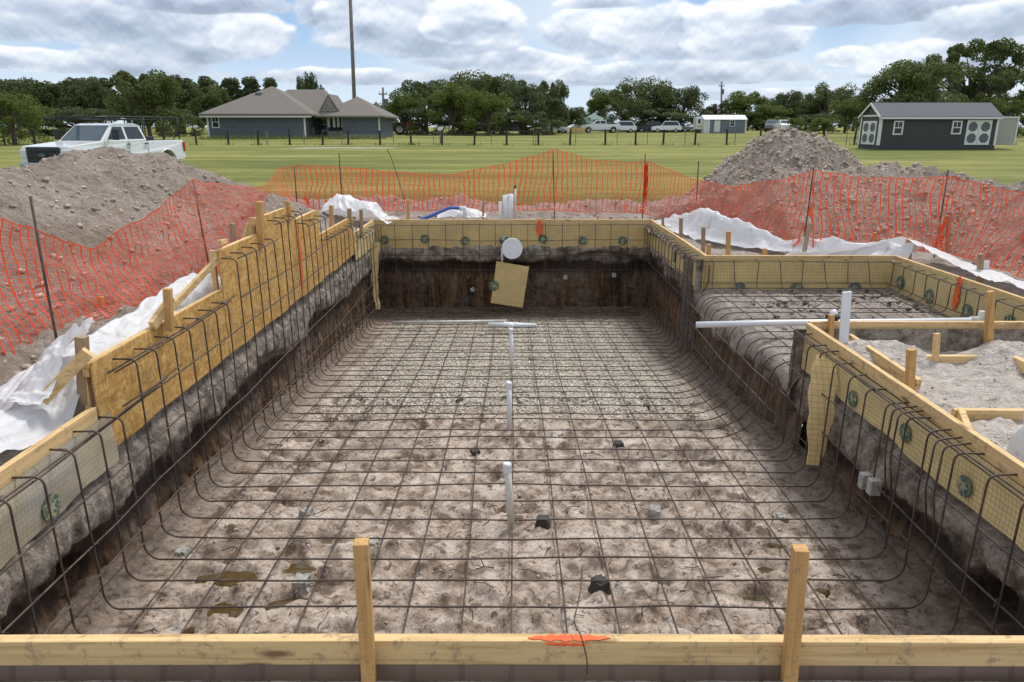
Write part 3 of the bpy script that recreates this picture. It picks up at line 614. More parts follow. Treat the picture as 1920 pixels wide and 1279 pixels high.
# right
t = thing('form_board', 'form board with yellow paper lath on the right between the far corner and the shelf', 'form board', (Rr+.03,11,-.4))
board_box('lumber', (Rr+.002,9.2,-.089), (Rr+.04,12.97,0), 'y', t)
lth = sheet_part('paper_lath', M['lath_y'], t, 'x', Rr-.008, 9.16, 12.94, -.03, -.47, seed=18)
for k,(px,py) in enumerate(((1264,478),(1287,497))): p = PX(px,py,Rr-.022); logo(lth,'x',Rr-.024,p[1],-.30,.08,k)
t = thing('form_board', 'form board with yellow paper lath along the back of the sun shelf', 'form board', (3.6,9.23,-.4))
board_box('lumber', (Rr+.041,9.212,-.089), (XS+.04,9.25,0), 'x', t)
lth = sheet_part('paper_lath', M['lath_x'], t, 'y', 9.196, Rr-.01, XS, -.035, -.46, seed=22)
for k,px in enumerate((1388,1496,1605)): logo(lth,'y',9.182,PY(px,520,9.18)[0],-.42,.085,k)
t = thing('form_board', 'form board on the far right side of the sun shelf with an orange paint streak', 'form board', (XS+.03,7,-.4))
board_box('lumber', (XS+.008,5.0,-.089), (XS+.046,9.21,0), 'y', t)
lth = sheet_part('paper_lath', M['lath_y'], t, 'x', XS-.004, 5.0, 9.19, -.04, -.44, seed=26)
for k,(px,py) in enumerate(((1688,530),(1742,556),(1812,585),(1892,606))): p = PX(px,py,XS-.02); logo(lth,'x',XS-.02,p[1],p[2],.085,k)
p = PX(1800,520,XS-.02); q = PX(1787,583,XS-.02); spray_part(t,'x',XS-.018,p[1],p[2]+.02,q[1],q[2],.13,15)
t = thing('form_board', 'form board with yellow lath and teal logos along the near right side of the pit', 'form board', (Rr+.03,4,-.4))
board_box('lumber', (Rr+.002,2.0,-.089), (Rr+.04,5.90,0), 'y', t)
lth = sheet_part('paper_lath', M['lath_y'], t, 'x', Rr-.012, 2.03, 5.86, -.085, -.37, seed=30, wav=.02)
for k,(px,py) in enumerate(((1598,748),(1697,812),(1808,912))): p = PX(px,py,Rr-.03); logo(lth,'x',Rr-.03,p[1],max(p[2],-.31),.06,k)
t = thing('form_board', 'form board between the sun shelf and the sandy box, dark brown paper below', 'form board', (3.8,5.93,-.4))
board_box('lumber', (Rr+.042,5.905,-.105), (5.4,5.943,0.004), 'x', t)
sheet_part('paper_backing', M['lath_back'], t, 'y', 5.93, Rr+.06, 5.4, -.107, -.42, seed=34, ragged=0)
sheet_part('paper_lath', M['lath_x'], t, 'y', 5.96, Rr+.06, XS, -.04, -.42, seed=35)
# kickers and braces in the sandy box
def stick(name, p, q, w, h, label, cat, mat='stake', group=None, roll=0): 
    mb = MB().beam(p, q, w, h, roll); return solo(name, mb, M[mat], label, cat, group, bevel=.003)
a = PZ(1592,635,-.12); b = PZ(1722,722,-.19)
stick('wooden_brace', (a[0],a[1],-.12),(b[0],b[1],-.19), .04, .085, 'diagonal weathered brace lying against the near right form board inside the sandy box', 'brace', 'wood_y')
stick('wooden_brace', PZ(1648,676,-.22), PZ(1842,676,-.22), .05, .085, 'short cross board lying in the sand between the two stakes of the sandy box', 'brace', 'wood_x')
stick('wooden_brace', PZ(1858,655,-.2), PZ(1945,700,-.2), .05, .085, 'board running back to the right frame edge in the sandy box, half buried', 'brace', 'wood_y')
stick('wooden_brace', PZ(1786,778,-.25), PZ(1960,780,-.25), .045, .085, 'board half buried in sand beside the white sheet at the right edge', 'brace', 'wood_x')
stick('wooden_brace', PZ(1800,775,-.24), (2.5,3.6,-.2), .04, .08, 'board half hidden behind the near right form in the sandy box', 'brace', 'wood_x')
def stake(px, py, pb, d, w, label, mat='stake', h=None, lean=0, group='wooden stakes driven beside the forms'):
    top = PY(px,py,d); bx = PY(px+lean,pb,d); zb = bx[2]-.12
    mb = MB(); n = 6; ph = random.uniform(0,6)
    for i in range(n): pass
    p = Vector((bx[0],d,zb)); q = Vector(top); mb.beam(p, q, w, h or w, roll=random.uniform(-.12,.12)); 
    o = solo('wooden_stake', mb, M[mat], label, 'stake', group, bevel=.003); return o
# (top px, top py, bottom py, distance, width, label)
stake(677,1015,1279,1.935,.043,'thick orange brown stake in front of the near board, left of centre', lean=15)
stake(1501,1027,1279,1.935,.043,'thick orange brown stake in front of the near board, right of centre', lean=-20)
stake(1709,655,716,4.92,.05,'rough stake standing in the sand inside the diagonal brace')
stake(1757,625,668,5.55,.045,'stake at the middle of the brown paper wall of the sandy box','wood_z',.03)
stake(1857,546,662,5.80,.05,'tall weathered stake against the board between the sun shelf and sandy box','stake')
stake(1559,590,628,5.88,.04,'short stake below the black capped pipe')
for a in ((1243,401,432,12.3,.04,'grey stake behind the far right corner of the forms','stake_grey'),(1277,409,447,11.2,.05,'stake just inside the white sheet, second from the far right corner','stake_grey'),
          (1319,426,470,9.95,.045,'darkest grey stake behind the inner corner of the right forms','stake_grey'),(1366,434,477,9.5,.05,'plain tan stake against the white sheet behind the shelf board','stake'),
          (1329,458,478,9.6,.05,'short stub of a stake next to the darkest grey stake','stake'),(1434,466,480,9.4,.05,'short stake barely showing above the middle of the shelf board','stake'),
          (1641,436,452,10.4,.05,'pale stake at the foot of the orange net behind the white sheet','stake'),(1705,447,492,9.27,.055,'stake holding up the peak of the white sheet at the shelf corner','stake'),
          (1699,438,450,10.9,.05,'small stake top behind the peak of the white sheet','stake'),(1839,476,528,8.05,.05,'tan stake behind the right shelf board beside a white lath','stake_grey'),
          (436,419,458,6.9,.045,'grey stake standing before the orange net behind the second panel','stake_grey'),(189,556,600,6.1,.045,'short orange tipped stake at the foot of the left orange net','stake'),
          (314,541,588,4.9,.05,'stake behind the middle of the longest strand board panel','stake'),(153,631,720,4.05,.055,'stake at the near end of the longest strand board panel','stake_grey'),
          (487,378,440,7.0,.06,'tall tan stake at the near end of the tallest strand board panel','stake'),(539,377,396,8.0,.05,'stake top behind the tallest strand board panel','stake'),
          (655,391,412,11.0,.055,'stake in front of the white bag at the far left','stake_grey'),(677,393,432,11.5,.05,'weathered stake beside the white bag near the far left corner','stake_grey'),
          (765,375,412,13.2,.05,'pale stake behind the far board at the left of the blue hose','stake'),(1121,405,414,13.3,.04,'small stake top behind the far board to the right','stake'),
          (621,385,415,10.2,.05,'stake behind the lowest far strand board panel','stake'),(906,382,412,13.4,.035,'rusty thin stake behind the far board next to the white pipes','stake_grey')):
    stake(*a)
def brace(px0,py0,d0,px1,py1,d1,lb,w=.04,h=.085,mat='wood_y'): stick('wooden_brace', PY(px0,py0,d0), PY(px1,py1,d1), w, h, lb, 'brace', mat, 'diagonal braces of the raised left form')
brace(166,660,3.97,80,750,3.90,'diagonal brace from the near end of the longest panel down to the white sheet',.05,.07,mat='wood_x')
brace(411,482,6.04,300,600,5.4,'long thin diagonal brace from the second panel down over the white sheet',.035,.05,'wood_y')
brace(322,560,5.0,285,612,4.75,'short brace behind the middle of the longest panel',.035,.07,'wood_x')
brace(470,420,7.0,452,470,6.9,'steep brace at the near end of the tallest panel',.035,.07,'wood_z')
brace(411,455,6.0,424,452,6.6,'stub of wood on the near top corner of the second panel',.03,.04,'wood_y')
# white flat lath and pipes around the sandy box
stick('white_lath', PY(1581,650,5.62), PY(1588,547,5.62), .072, .018, 'tall white flat lath standing in the corner of the sandy box', 'marker lath', 'pvc')
stick('white_lath', PY(1845,522,8.1), PY(1850,489,8.1), .06, .018, 'small white lath standing beside the tan stake behind the right board', 'marker lath', 'pvc')
t = thing('capped_pipe', 'short white pipe with a black cap on a stake beside the tall white lath', 'pipe', PY(1563,618,6.0))
p = Vector(PY(1563,597,6.0)); build('pipe', MB().cyl(p-Vector((0,0,.10)), p, .035), M['pvc'], t, world=True, smooth=False)
p = Vector(PY(1563,590,6.0)); build('cap_rim', MB().cyl(p-Vector((0,0,.03)), p-Vector((0,0,.0)), .062, 20).cyl(p-Vector((0,0,.055)), p-Vector((0,0,.03)), .042, 20), M['black'], t, world=True)
build('cap_dome', MB().tube([p+Vector((0,0,k)) for k in (0,.02,.035,.045)], [.035,.032,.02,.006], 16), M['pvc'], t, world=True, smooth=True)
# long white pipe over the shelf
t = thing('plumbing_pipe', 'long white horizontal pipe lying across the sun shelf with its end over the pit', 'pipe', (3,6.95,-.33))
a = Vector(PY(1306,609,6.95)); b = Vector(PY(1832,601,6.95))
build('pipe', MB().tube([a, a.lerp(b,.3)+Vector((0,0,.006)), a.lerp(b,.7), b], .030, 14), M['pvc'], t, world=True, smooth=True)
build('elbow', MB().tube([b-Vector((.06,0,0)), b+Vector((.02,0,0)), b+Vector((.05,0,.03)), b+Vector((.055,0,.09))], .042, 14), M['pvc_dirty'], t, world=True, smooth=True)
# ---- pipes in the pit
for (px,pt,d,lb) in ((951,868,4.50,'nearest white standpipe in the pit floor, capped and tallest looking'),(954,716,6.45,'middle white standpipe where mud meets crushed shell'),(958,616,8.75,'farthest white standpipe in front of the white floor tee')):
    top = Vector(PY(px,pt,d)); zb = float(floor_z(top.x,d,False)); dx = .035 if d<5 else .01
    t = thing('standpipe', lb, 'standpipe', (top.x,d,zb), 0, 'white standpipes down the middle of the pit')
    build('pipe', MB().tube([(top.x+dx,d,zb-.05),(top.x,d,top.z-.02)], .024, 16), M['pvc_dirty'] if d<5 else M['pvc'], t, world=True, smooth=True)
    build('cap', MB().tube([top-Vector((0,0,.065)), top-Vector((0,0,.012)), top-Vector((0,0,.002)), top], [.0300,.0300,.024,.008], 16), M['pvc'], t, world=True, smooth=False)
t = thing('floor_pipe', 'white pipe tee lying on the floor before the far wall of the pit', 'pipe', (-.6,11.4,-1.55))
a = Vector(PY(735,605,11.55)); b = Vector(PY(950,602,11.55)); build('thin_pipe', MB().cyl(a,b,.024,12), M['pvc_dirty'], t, world=True, smooth=True)
a = Vector(PY(915,609,11.3)); b = Vector(PY(1006,611,11.3)); build('wide_pipe', MB().cyl(a,b,.042,12), M['pvc'], t, world=True, smooth=True)
build('tee', MB().cyl(a.lerp(b,.32),a.lerp(b,.62),.052,14).cyl(a.lerp(b,.47),a.lerp(b,.47)+Vector((0,-.12,0)),.045,12), M['pvc'], t, world=True)
# round white plate and hanging scrap on the back wall
c = Vector(PY(960,466,12.72)); t = thing('round_niche', 'round white light niche cover hung below the middle of the far board', 'light niche', c)
n = Vector((0.05,-1,.12)).normalized()
build('cover', MB().tube([c+n*.10,c+n*.02,c,c-n*.14], [.175,.182,.182,.15], 32), M['pvc'], t, world=True)
build('centre_boss', MB().cyl(c+n*.10,c+n*.103,.03,16), M['pvc'], t, world=True)
build('conduit', MB().tube([c+Vector((-.17,.03,-.0)), c+Vector((-.172,.03,-.13)), c+Vector((-.17,.04,-.26))], .02, 10), M['pvc'], t, world=True, smooth=True)
def quad_board(pts, th, mat, name, parent=None):
    mb = MB(); c = [Vector(p) for p in pts]; nrm = (c[1]-c[0]).cross(c[3]-c[0]).normalized()*th
    mb.add(c+[p+nrm for p in c], [(0,1,2,3),(7,6,5,4),(0,4,5,1),(1,5,6,2),(2,6,7,3),(3,7,4,0)]); return build(name, mb, mat, parent, world=True)
t = thing('hanging_scrap', 'tilted square scrap of yellow paper lath hanging on the far wall under the round cover', 'lath scrap', PY(955,575,12.66))
s = quad_board([PY(931,490,12.72),PY(992,500,12.70),PY(980,577,12.58),PY(920,568,12.60)], .012, M['lath_x'], 'paper_lath', t)
logo(s,'y',12.63,PY(926,536,12.63)[0],PY(926,536,12.63)[2],.09,1)
# strips of lath hanging loose
def strip(name, pts, w, axw, lb, seed):
    "pts: 3D centre line, w: widths"
    mb = MB(); cv = catm(pts, 6); n = len(cv); m = 7; X = np.zeros((n,m)); Y = X.copy(); Z = X.copy(); ax = Vector(axw).normalized()
    for i, p in enumerate(cv):
        ww = np.interp(i/(n-1), np.linspace(0,1,len(w)), w)
        for j in range(m):
            u = j/(m-1)-.5; q = p+ax*ww*u+Vector((.05*(u*u)*(1 if axw[1] else 0)+.008*math.sin(i*1.3+j), .04*u*u*(0 if axw[1] else 1), 0)); X[i,j],Y[i,j],Z[i,j] = q
    mb.grid(X,Y,Z); mb.grid(X+.003,Y+.003,Z); return solo(name, mb, M['lath_y'] if abs(axw[1])>.6 else M['lath_x'], lb, 'lath scrap', smooth=True)
def catm(P, k):
    P = [Vector(p) for p in P]; P = [P[0]*2-P[1]]+P+[P[-1]*2-P[-2]]; out = []
    for i in range(1,len(P)-2):
        a,b,c,d = P[i-1:i+3]
        for j in range(k):
            t = j/k; out.append(.5*((2*b)+(c-a)*t+(2*a-5*b+4*c-d)*t*t+(3*b-a-3*c+d)*t**3))
    out.append(P[-2]); return out
strip('hanging_strip', [PY(702,455,12.2),PY(701,500,12.15),PY(702,545,12.1),PY(708,580,12.0)], [.15,.12,.10,.07], (1,.6,0), 'narrow curling strip of yellow lath hanging at the far left corner of the pit', 1)
strip('hanging_strip', [PX(1548,665,2.33),PX(1540,715,2.28),PX(1534,790,2.25),PX(1522,872,2.23)], [.16,.19,.17,.09], (1,-.3,0), 'wide loose flap of yellow lath hanging from the near right form at the shelf end', 2)
# fittings on the walls
t = thing('wall_fitting', 'pair of pale grey box fittings on the near right wall of the pit', 'fitting', PX(1628,925,2.28))
for (px,py) in ((1618,902),(1634,913)):
    p = Vector(PX(px,py,2.26)); build('box', MB().box((p.x-.02,p.y-.03,p.z-.05),(p.x+.05,p.y+.03,p.z+.055)), M['block'], t, world=True, bevel=.006)
for (px,py,lb) in ((886,543,'small pale block wedged behind the bars left of the hanging scrap on the far wall'),(1060,520,'small pale block wedged behind the bars right of the hanging scrap'),(1151,516,'small pale block on the far wall nearest the right corner'),(943,446,'small pale block against the far board left of the round cover')):
    p = Vector(PY(px,py,12.84)); mb = MB().box((-.035,-.03,-.035),(.035,.03,.035)); mb.xf(Matrix.Translation(p)@Matrix.Rotation(random.uniform(-.6,.6),4,'Y')); solo('spacer_block', mb, M['block'], lb, 'spacer block', bevel=.006)
for (px,py,s,mt,lb) in ((1017,986,.052,'block_dark','dark block beside the nearest standpipe'),(891,848,.045,'block_dark','dark block left of the middle of the muddy floor'),(1160,838,.048,'block_dark','dark block holding up the bars right of the middle standpipe'),
        (1125,1096,.055,'block_dark','dark block with a pale top close to the near board'),(575,962,.045,'block','grey block on the left half of the muddy floor'),(1228,958,.05,'block','grey crumbled block right of the nearest standpipe'),
        (1466,972,.04,'block','grey block near the foot of the right wall'),(566,1097,.055,'block','pale block left of the left stake on the near mud'),(700,1019,.045,'block','grey block half hidden by the top of the left stake'),
        (344,1038,.045,'block','pale block at the foot of the left wall by the puddles'),(862,748,.04,'block_dark','dark block left of the middle standpipe in the shell'),(1212,760,.04,'block_dark','dark block at the right in the crushed shell')):
    p = PZ(px,py,-1.08); z = float(floor_z(p[0],p[1])); p = PZ(px,py,z); z = float(floor_z(p[0],p[1],False))
    bm = bmesh.new(); bmesh.ops.create_cube(bm, size=1); bmesh.ops.subdivide_edges(bm, edges=bm.edges[:], cuts=3, use_grid_fill=True)
    for v in bm.verts: v.co = Vector((v.co.x*s*1.9*(1-.25*(v.co.z+.5)), v.co.y*s*1.7, v.co.z*s*1.5+s*.6))+Vector([random.uniform(-.006,.006) for _ in range(3)])
    mb = MB(); bm.verts.index_update(); mb.add([v.co[:] for v in bm.verts],[[v.index for v in f.verts] for f in bm.faces]); bm.free()
    mb.xf(Matrix.Translation((p[0],p[1],z-.01))@Matrix.Rotation(random.uniform(-.5,.5),4,'Z')); solo('spacer_block', mb, M[mt], lb, 'spacer block', 'spacer blocks under the floor bars')
# ================= reinforcing cage =================
def fillet(P, r):
    P = [Vector(p) for p in P]; out = [P[0]]
    for i in range(1,len(P)-1):
        a = (P[i-1]-P[i]); b = (P[i+1]-P[i]); rr = min(r[i] if hasattr(r,'__len__') else r, a.length*.45, b.length*.45)
        p0 = P[i]+a.normalized()*rr; p1 = P[i]+b.normalized()*rr
        for k in range(7): t = k/6; out.append(p0*(1-t)**2+P[i]*2*t*(1-t)+p1*t*t)
    out.append(P[-1]); return out
def dens(P, st=.35, j=.006, seed=0):
    r = random.Random(seed); out = [P[0]]
    for a, b in zip(P[:-1], P[1:]):
        n = max(1, int((b-a).length/st))
        for k in range(1,n+1):
            q = a.lerp(b,k/n)
            if k<n: q = q+Vector([r.uniform(-j,j) for _ in range(3)])
            out.append(q)
    return out
RB = .0056
cage = thing('rebar_cage', 'rusty steel bar cage lining the floor and walls of the pit with hooked tops', 'rebar cage', (0,7.4,-1.6))
BL, BR = L+.14, Rr-.13            # planes of the wall bars
def ztl(y):
    for a,b,z in PAN:
        if a<=y<b: return z
    return 0.
Ysb = np.arange(2.25, 12.9, .25); Xlb = [-2.02+.2886*k for k in range(15)]; ties = []
def fz(x,y): return float(floor_base(y)+.085)+(.0)
for i, y in enumerate(Ysb):
    r = random.Random(i); y = y+r.uniform(-.018,.018); zf = fz(0,y); zt = ztl(y)-.06+r.uniform(-.012,.012); sg = r.uniform(-.02,.03)
    Pl = [(L-.005+r.uniform(-.02,.02), y+r.uniform(-.02,.02), zt+.004),(BL, y, zt),(BL+.015+r.uniform(-.012,.012), y, zf+.06),(BL+.075, y+r.uniform(-.01,.01), zf)]
    rad = [0,.05,.06,.07]
    shelf = YS0+.1 < y < YS1
    if shelf: 
        zs = -.375+r.uniform(-.012,.012)
        Pr = [(BR-.36,y,zf),(BR-.07,y,zf+.26),(BR-.07,y,zs),(4.70,y+r.uniform(-.02,.02),zs),(4.70,y,-.06),(4.79,y,-.055)]; rr_ = [.22,.22,.2,.08,.04,0]
    else:
        zt2 = -.06+r.uniform(-.02,.012); Pr = [(BR-.075,y,zf),(BR-.015,y+r.uniform(-.01,.01),zf+.06),(BR,y+r.uniform(-.015,.015),zt2),(Rr-.0+r.uniform(-.01,.02),y+r.uniform(-.03,.03),zt2+.004)]; rr_ = [.07,.06,.055,0]
    P = fillet(Pl+Pr, rad+rr_); P = dens(P, .4, .007, i)
    for v in P:
        if abs(v.x)<1.9: v.z += sg*math.cos(v.x*.8)*.7
    build('transverse_bar', MB().tube(P, RB, 6), M['rebar'], cage, world=True, smooth=True)
    for x in Xlb: ties.append((x, y, zf+.004))
for j, x in enumerate(Xlb):
    r = random.Random(100+j); x = x+r.uniform(-.012,.012); P = [(x,2.10,-.10),(x,2.14,fz(0,2.2)+.25),(x,2.42,fz(0,2.4)-.012)]; rad = [0,.22,.22]
    for y in (3.6,6,8.5,11): P.append((x+r.uniform(-.02,.02),y,fz(0,y)-.012)); rad.append(.3)
    P += [(x,12.45,fz(0,12.5)),(x,12.80,fz(0,12.6)+.25),(x+r.uniform(-.01,.01),12.83,-.07),(x,12.96,-.065)]; rad += [.22,.22,.05,0]
    build('lengthwise_bar', MB().tube(dens(fillet(P,rad),.5,.006,j), RB, 6), M['rebar'], cage, world=True, smooth=True)
for (px) in (-2.22, 2.30): 
    P = [(px,y,fz(0,y)+.23) for y in (2.2,4,6,8,10,12,12.8)]; build('lengthwise_bar', MB().tube(dens([Vector(p) for p in P],.6,.01,5), RB, 6), M['rebar'], cage, world=True, smooth=True)
def wallbar(P, seed, j=.009, r=RB): build('wall_bar', MB().tube(dens([Vector(p) for p in P],.5,j,seed), r, 6), M['rebar'], cage, world=True, smooth=True)
xi = BL+.011; xo = BR-.011; k = 0
for z in (-.33,-.60,-.88): wallbar([(xi,2.1,z),(xi+.01,7,z-.015),(xi,12.8,z-.01)], k); k += 1
wallbar([(xi,6,-1.10),(xi,12.8,-1.16)],k); wallbar([(xo,9.1,-1.15),(xo,12.8,-1.2)],k+40); wallbar([(xi,9,-1.36),(xi,12.8,-1.4)],k+41); 
for z, a, b in ((-.065,2.1,4.7),(-.085,2.1,4.55),(.195,4.02,6.05),(.175,4.1,5.95),(.515,6.0,7.1),(.66,7.05,8.2),(.50,8.15,9.25),(.20,9.2,11.2),(.185,9.25,11.15),(-.06,11.1,12.8),(-.085,11.2,12.8),(.19,6.0,9.3),(-.04,4.3,11.2),(.0,4.0,4.8)):
    off = (-.055 if a in (2.1,4.02,4.1,9.2,9.25,11.1) else .011); wallbar([(BL+off,a,z),(BL+off+.01,(a+b)/2,z-.008),(BL+off,b,z)],k,.007); k += 1
for z in (-.335,-.60,-.85,-1.1,-1.33): wallbar([(-2.24,12.815,z),(0,12.82,z-.01),(2.26,12.815,z)],k); k += 1
wallbar([(-2.3,12.82,-.075),(2.3,12.82,-.07)],k)
for z in (-.33,-.60,-.88): wallbar([(xo,2.1,z),(xo+.005,4,z-.01),(xo,5.95,z)],k); k+=1
for z in (-.06,-.085): wallbar([(xo+.05,2.1,z),(xo+.06,4,z-.005),(xo+.05,5.85,z)],k,.006); k+=1
for z in (-.33,-.62,-.9): wallbar([(xo,9.15,z),(xo,12.8,z)],k); k+=1
for z in (-.06,-.09): wallbar([(xo+.05,9.2,z),(xo+.05,12.8,z)],k,.006); k+=1
for z in (-.56,-.78,-1.0,-1.2): wallbar([(xo-.07,5.9,z),(xo-.08,7.5,z-.02),(xo-.06,9.2,z)],k); k+=1
for yy, z in ((9.11,-.06),(9.11,-.33)): wallbar([(2.36,yy,z),(4.72,yy,z)],k); k+=1
for z in (-.06,-.33): wallbar([(4.69,5.4,z),(4.69,9.12,z)],k); k+=1
# bars of the shelf mat that run with the pit, and their upturned ends at the back board
for j, x in enumerate(np.arange(2.5,4.7,.28)):
    r = random.Random(j+50); P = [(x+r.uniform(-.03,.03),5.98,-.36),(x,7.5,-.365),(x+r.uniform(-.02,.02),9.04,-.365),(x+r.uniform(-.03,.03),9.11,-.05),(x,9.19,-.05)]
    build('shelf_bar', MB().tube(dens(fillet(P,[0,.3,.08,.03,0]),.5,.006,j), RB, 6), M['rebar'], cage, world=True, smooth=True)
    for y in Ysb: 
        if YS0+.1<y<YS1: ties.append((x,y,-.37))
# tie wires: a twist at each crossing
def tiewires():
    V = MB(); r = random.Random(4)
    for (x,y,z) in ties:
        if r.random()<.35: continue
        a = r.uniform(0,6.28); d = .016
        V.tube([(x-d,y-d,z),(x,y,z+.012),(x+d,y+d,z),(x+d+.02*math.cos(a),y+d+.02*math.sin(a),z+.018)], .0018, 3)
    for y in Ysb:
        for z in (-.33,-.60,-.88): 
            for xx, s in ((BL,1),(BR,-1)):
                if s<0 and YS0<y<YS1: continue
                a = r.uniform(0,6.28); V.tube([(xx,y-.014,z-.014),(xx+s*.014,y,z),(xx,y+.014,z+.014),(xx+s*r.uniform(.02,.05),y+r.uniform(-.03,.05),z+r.uniform(-.02,.03))], .0018, 3)
        zt = ztl(y)-.07
        for _ in range(2): V.tube([(BL-.06,y-.01,zt),(BL-.04,y+.02,zt+.02),(BL-.09+r.uniform(0,.05),y+r.uniform(-.05,.05),zt+r.uniform(0,.035))], .0018, 3)
    o = build('tie_wires', V, M['wire'], cage, world=True); o['kind'] = 'stuff'
tiewires()
# doubled hooks and odd bars on the near right wall
for j,(y,dz) in enumerate(((3.58,0),(3.66,-.01),(4.12,-.02),(4.05,0))):
    P = [(Rr-.0,y+.02,-.055),(BR-.02,y,-.06),(BR-.03,y,-.35),(BR-.01,y-.05,-.62)]; build('hooked_bar', MB().tube(dens(fillet(P,.05),.3,.006,j), RB, 6), M['rebar'], cage, world=True, smooth=True)
for j,(a,b) in enumerate((((4.7,0),(5.6,0)),)):
    pass
# bent black wire over the near board
w = [PY(1092,1060,2.35),PY(1088,1110,2.25),PY(1077,1160,2.05),PY(1079,1172,2.0),(PY(1090,1195,1.955)),PY(1100,1235,1.945),PY(1101,1262,1.94)]
solo('bent_wire', MB().tube(catm(w,5), .0024, 6), M['wire'], 'thin bent wire rising over the near board by the orange paint', 'wire', smooth=True)
w = [PY(726,280,14.0),PY(735,300,14.0),PY(748,340,13.9),PY(758,374,13.8)]
solo('bent_wire', MB().tube(catm(w,5), .008, 6), M['wire'], 'long thin bar leaning in front of the far orange net', 'wire', smooth=True)
# pipes and hose behind the far board
t = thing('riser_pipes', 'cluster of white riser pipes standing behind the middle of the far board', 'riser pipes', (-.1,13.2,-.1))
for (px,pt,r_,mt) in ((938,378,.032,'pvc'),(948,366,.045,'pvc'),(956,364,.055,'pvc'),(966,352,.018,'pvc_dirty')):
    a = PY(px,pt,13.3+.1*r_*20); build('pipe', MB().tube([(a[0],a[1],-.15),(a[0]+random.uniform(-.01,.01),a[1],a[2])], r_, 14), M[mt], t, world=True, smooth=True)
a = PY(966,352,13.33); build('cap', MB().cyl((a[0],a[1],a[2]-.01),(a[0],a[1],a[2]+.04),.02,10), M['black'], t, world=True)
t = thing('garden_hose', 'blue hose arching over the sand behind the far board', 'hose', PY(790,412,13.2))
build('hose', MB().tube(catm([PY(778,416,13.15),PY(805,406,13.2),PY(828,396,13.3),PY(845,390,13.35),PY(868,391,13.4)],5), .03, 8), M['hose'], t, world=True, smooth=True)
a = Vector(PY(868,391,13.4)); build('elbow', MB().tube([a-Vector((.06,0,0)),a+Vector((.03,0,0)),a+Vector((.04,0,-.08)),a+Vector((.04,0,-.22))], .045, 10), M['pvc'], t, world=True, smooth=True)
# ================= orange net =================
fence = thing('safety_net', 'orange plastic safety net strung on thin steel posts around the pit', 'safety net', (0,14,0))
NP = [(-3.78,1.6,1.10,-.15),(-3.72,3.4,.98,-.1),(-3.62,4.95,1.06,-.05),(-3.60,5.6,.80,0),(-3.55,6.25,.56,0),(-3.50,7.1,.72,0),(-3.50,8.3,.98,.0),(-3.62,9.4,.86,.0),(-3.8,10.8,.72,.05),(-4.0,12.2,.62,.1),(-4.2,13.7,.84,.1),
      (-3.9,14.1,.86,.1),(-3.28,14.2,.84,.05),(-2.4,14.2,.76,.05),(-1.2,14.2,.68,.05),(-.55,14.2,.80,.05),(.2,14.2,.98,.05),(.80,14.2,1.14,.05),(1.45,14.2,.97,.02),(2.15,14.15,.92,.02),(2.55,14.0,.93,.02),
      (2.95,12.9,.74,0),(3.4,11.5,.66,.0),(3.75,10.5,.86,.0),(3.98,9.95,1.0,-.02),(4.5,9.9,.92,-.02),(5.1,9.88,.90,-.02),(5.72,9.80,.92,-.02),(5.86,9.1,.84,-.02),(5.80,8.3,.84,-.02),(5.82,7.2,.9,-.02),(5.9,5.0,.95,-.02)]
def netgeo():
    P = np.array(NP); d = np.r_[0,np.cumsum(np.hypot(np.diff(P[:,0]),np.diff(P[:,1])))]; Ltot = d[-1]
    def at(s): return [np.interp(s,d,P[:,k]) for k in range(4)]
    def pos(s, h):
        s = np.asarray(s,float); h = np.asarray(h,float); hc = np.clip(1-h,0,1); sl = s+.10*fbm(s*1.1,h*1.3,3,71)*(1-h*.3)+.035*fbm(s*3,h*5,2,75)
        x,y,zt,zb = at(sl); e = .02; x2,y2,_,_ = at(sl+e); nx, ny = (y2-y), -(x2-x); ln = np.hypot(nx,ny)+1e-9; nx, ny = nx/ln, ny/ln
        o = (.10*fbm(s*1.1,h*1.6,3,72)+.05*ridg(s*3.1,h*2.2,2,73))*hc**.5+.18*hc**2
        zt = zt+.02*fbm(s*4,s*0,2,77); z = zb+(zt-zb)*h
        return np.stack([x+nx*o, y+ny*o, z],-1)
    V = []; Q = []; off = 0
    def ribbon(A, B):
        nonlocal off; n = len(A); V.append(np.concatenate([A,B])); i = np.arange(n-1); Q.append(np.stack([i,i+1,n+i+1,n+i],-1)+off); off += 2*n
    H = np.linspace(0,1,26)
    for i_, s in enumerate(np.arange(.02, Ltot, .032)):
        k = .0062+.006*vn(s*3.1,s*0,3) if i_%3==0 else .0015; k = k*(1+.35*np.sin(H*75))     # knotted uprights between finer threads
        A = pos(s-k,H); B = pos(s+k,H); ribbon(A,B)
    ss_ = np.arange(0,Ltot,.045)
    for h in np.linspace(0,1,34):
        wv = .0020 if 0<h<1 else .006; zt = (at(ss_)[2]-at(ss_)[3]); hh = h+.010*fbm(ss_*5,ss_*0+h*30,2,5)
        A = pos(ss_,hh-wv/zt); B = pos(ss_,hh+wv/zt); ribbon(A,B)
    o = fast('net', np.concatenate(V)-np.array([0,14,0]), np.concatenate(Q), M['net'], parent=fence)
netgeo()
for (px,pt,x,y,lean) in ((57,368,-3.62,4.95,.03),(362,338,-3.48,8.3,.10),(552,313,-4.2,13.75,0),(636,288,-3.28,14.15,0),(1037,285,.80,14.15,.05),(1210,288,2.55,13.95,0),(1526,313,3.98,9.93,-.05),(1778,318,5.72,9.83,-.02),(1310,302,3.0,12.95,.0)):
    top = PY(px,pt,y); build('post', MB().tube([(top[0]+lean,y-.03,-.25),(top[0]+lean*.4,y-.02,top[2]*.5),top], .009 if y<12 else .011, 6), M['rebar'], fence, world=True, smooth=True)
p = PY(1210,320,13.9)
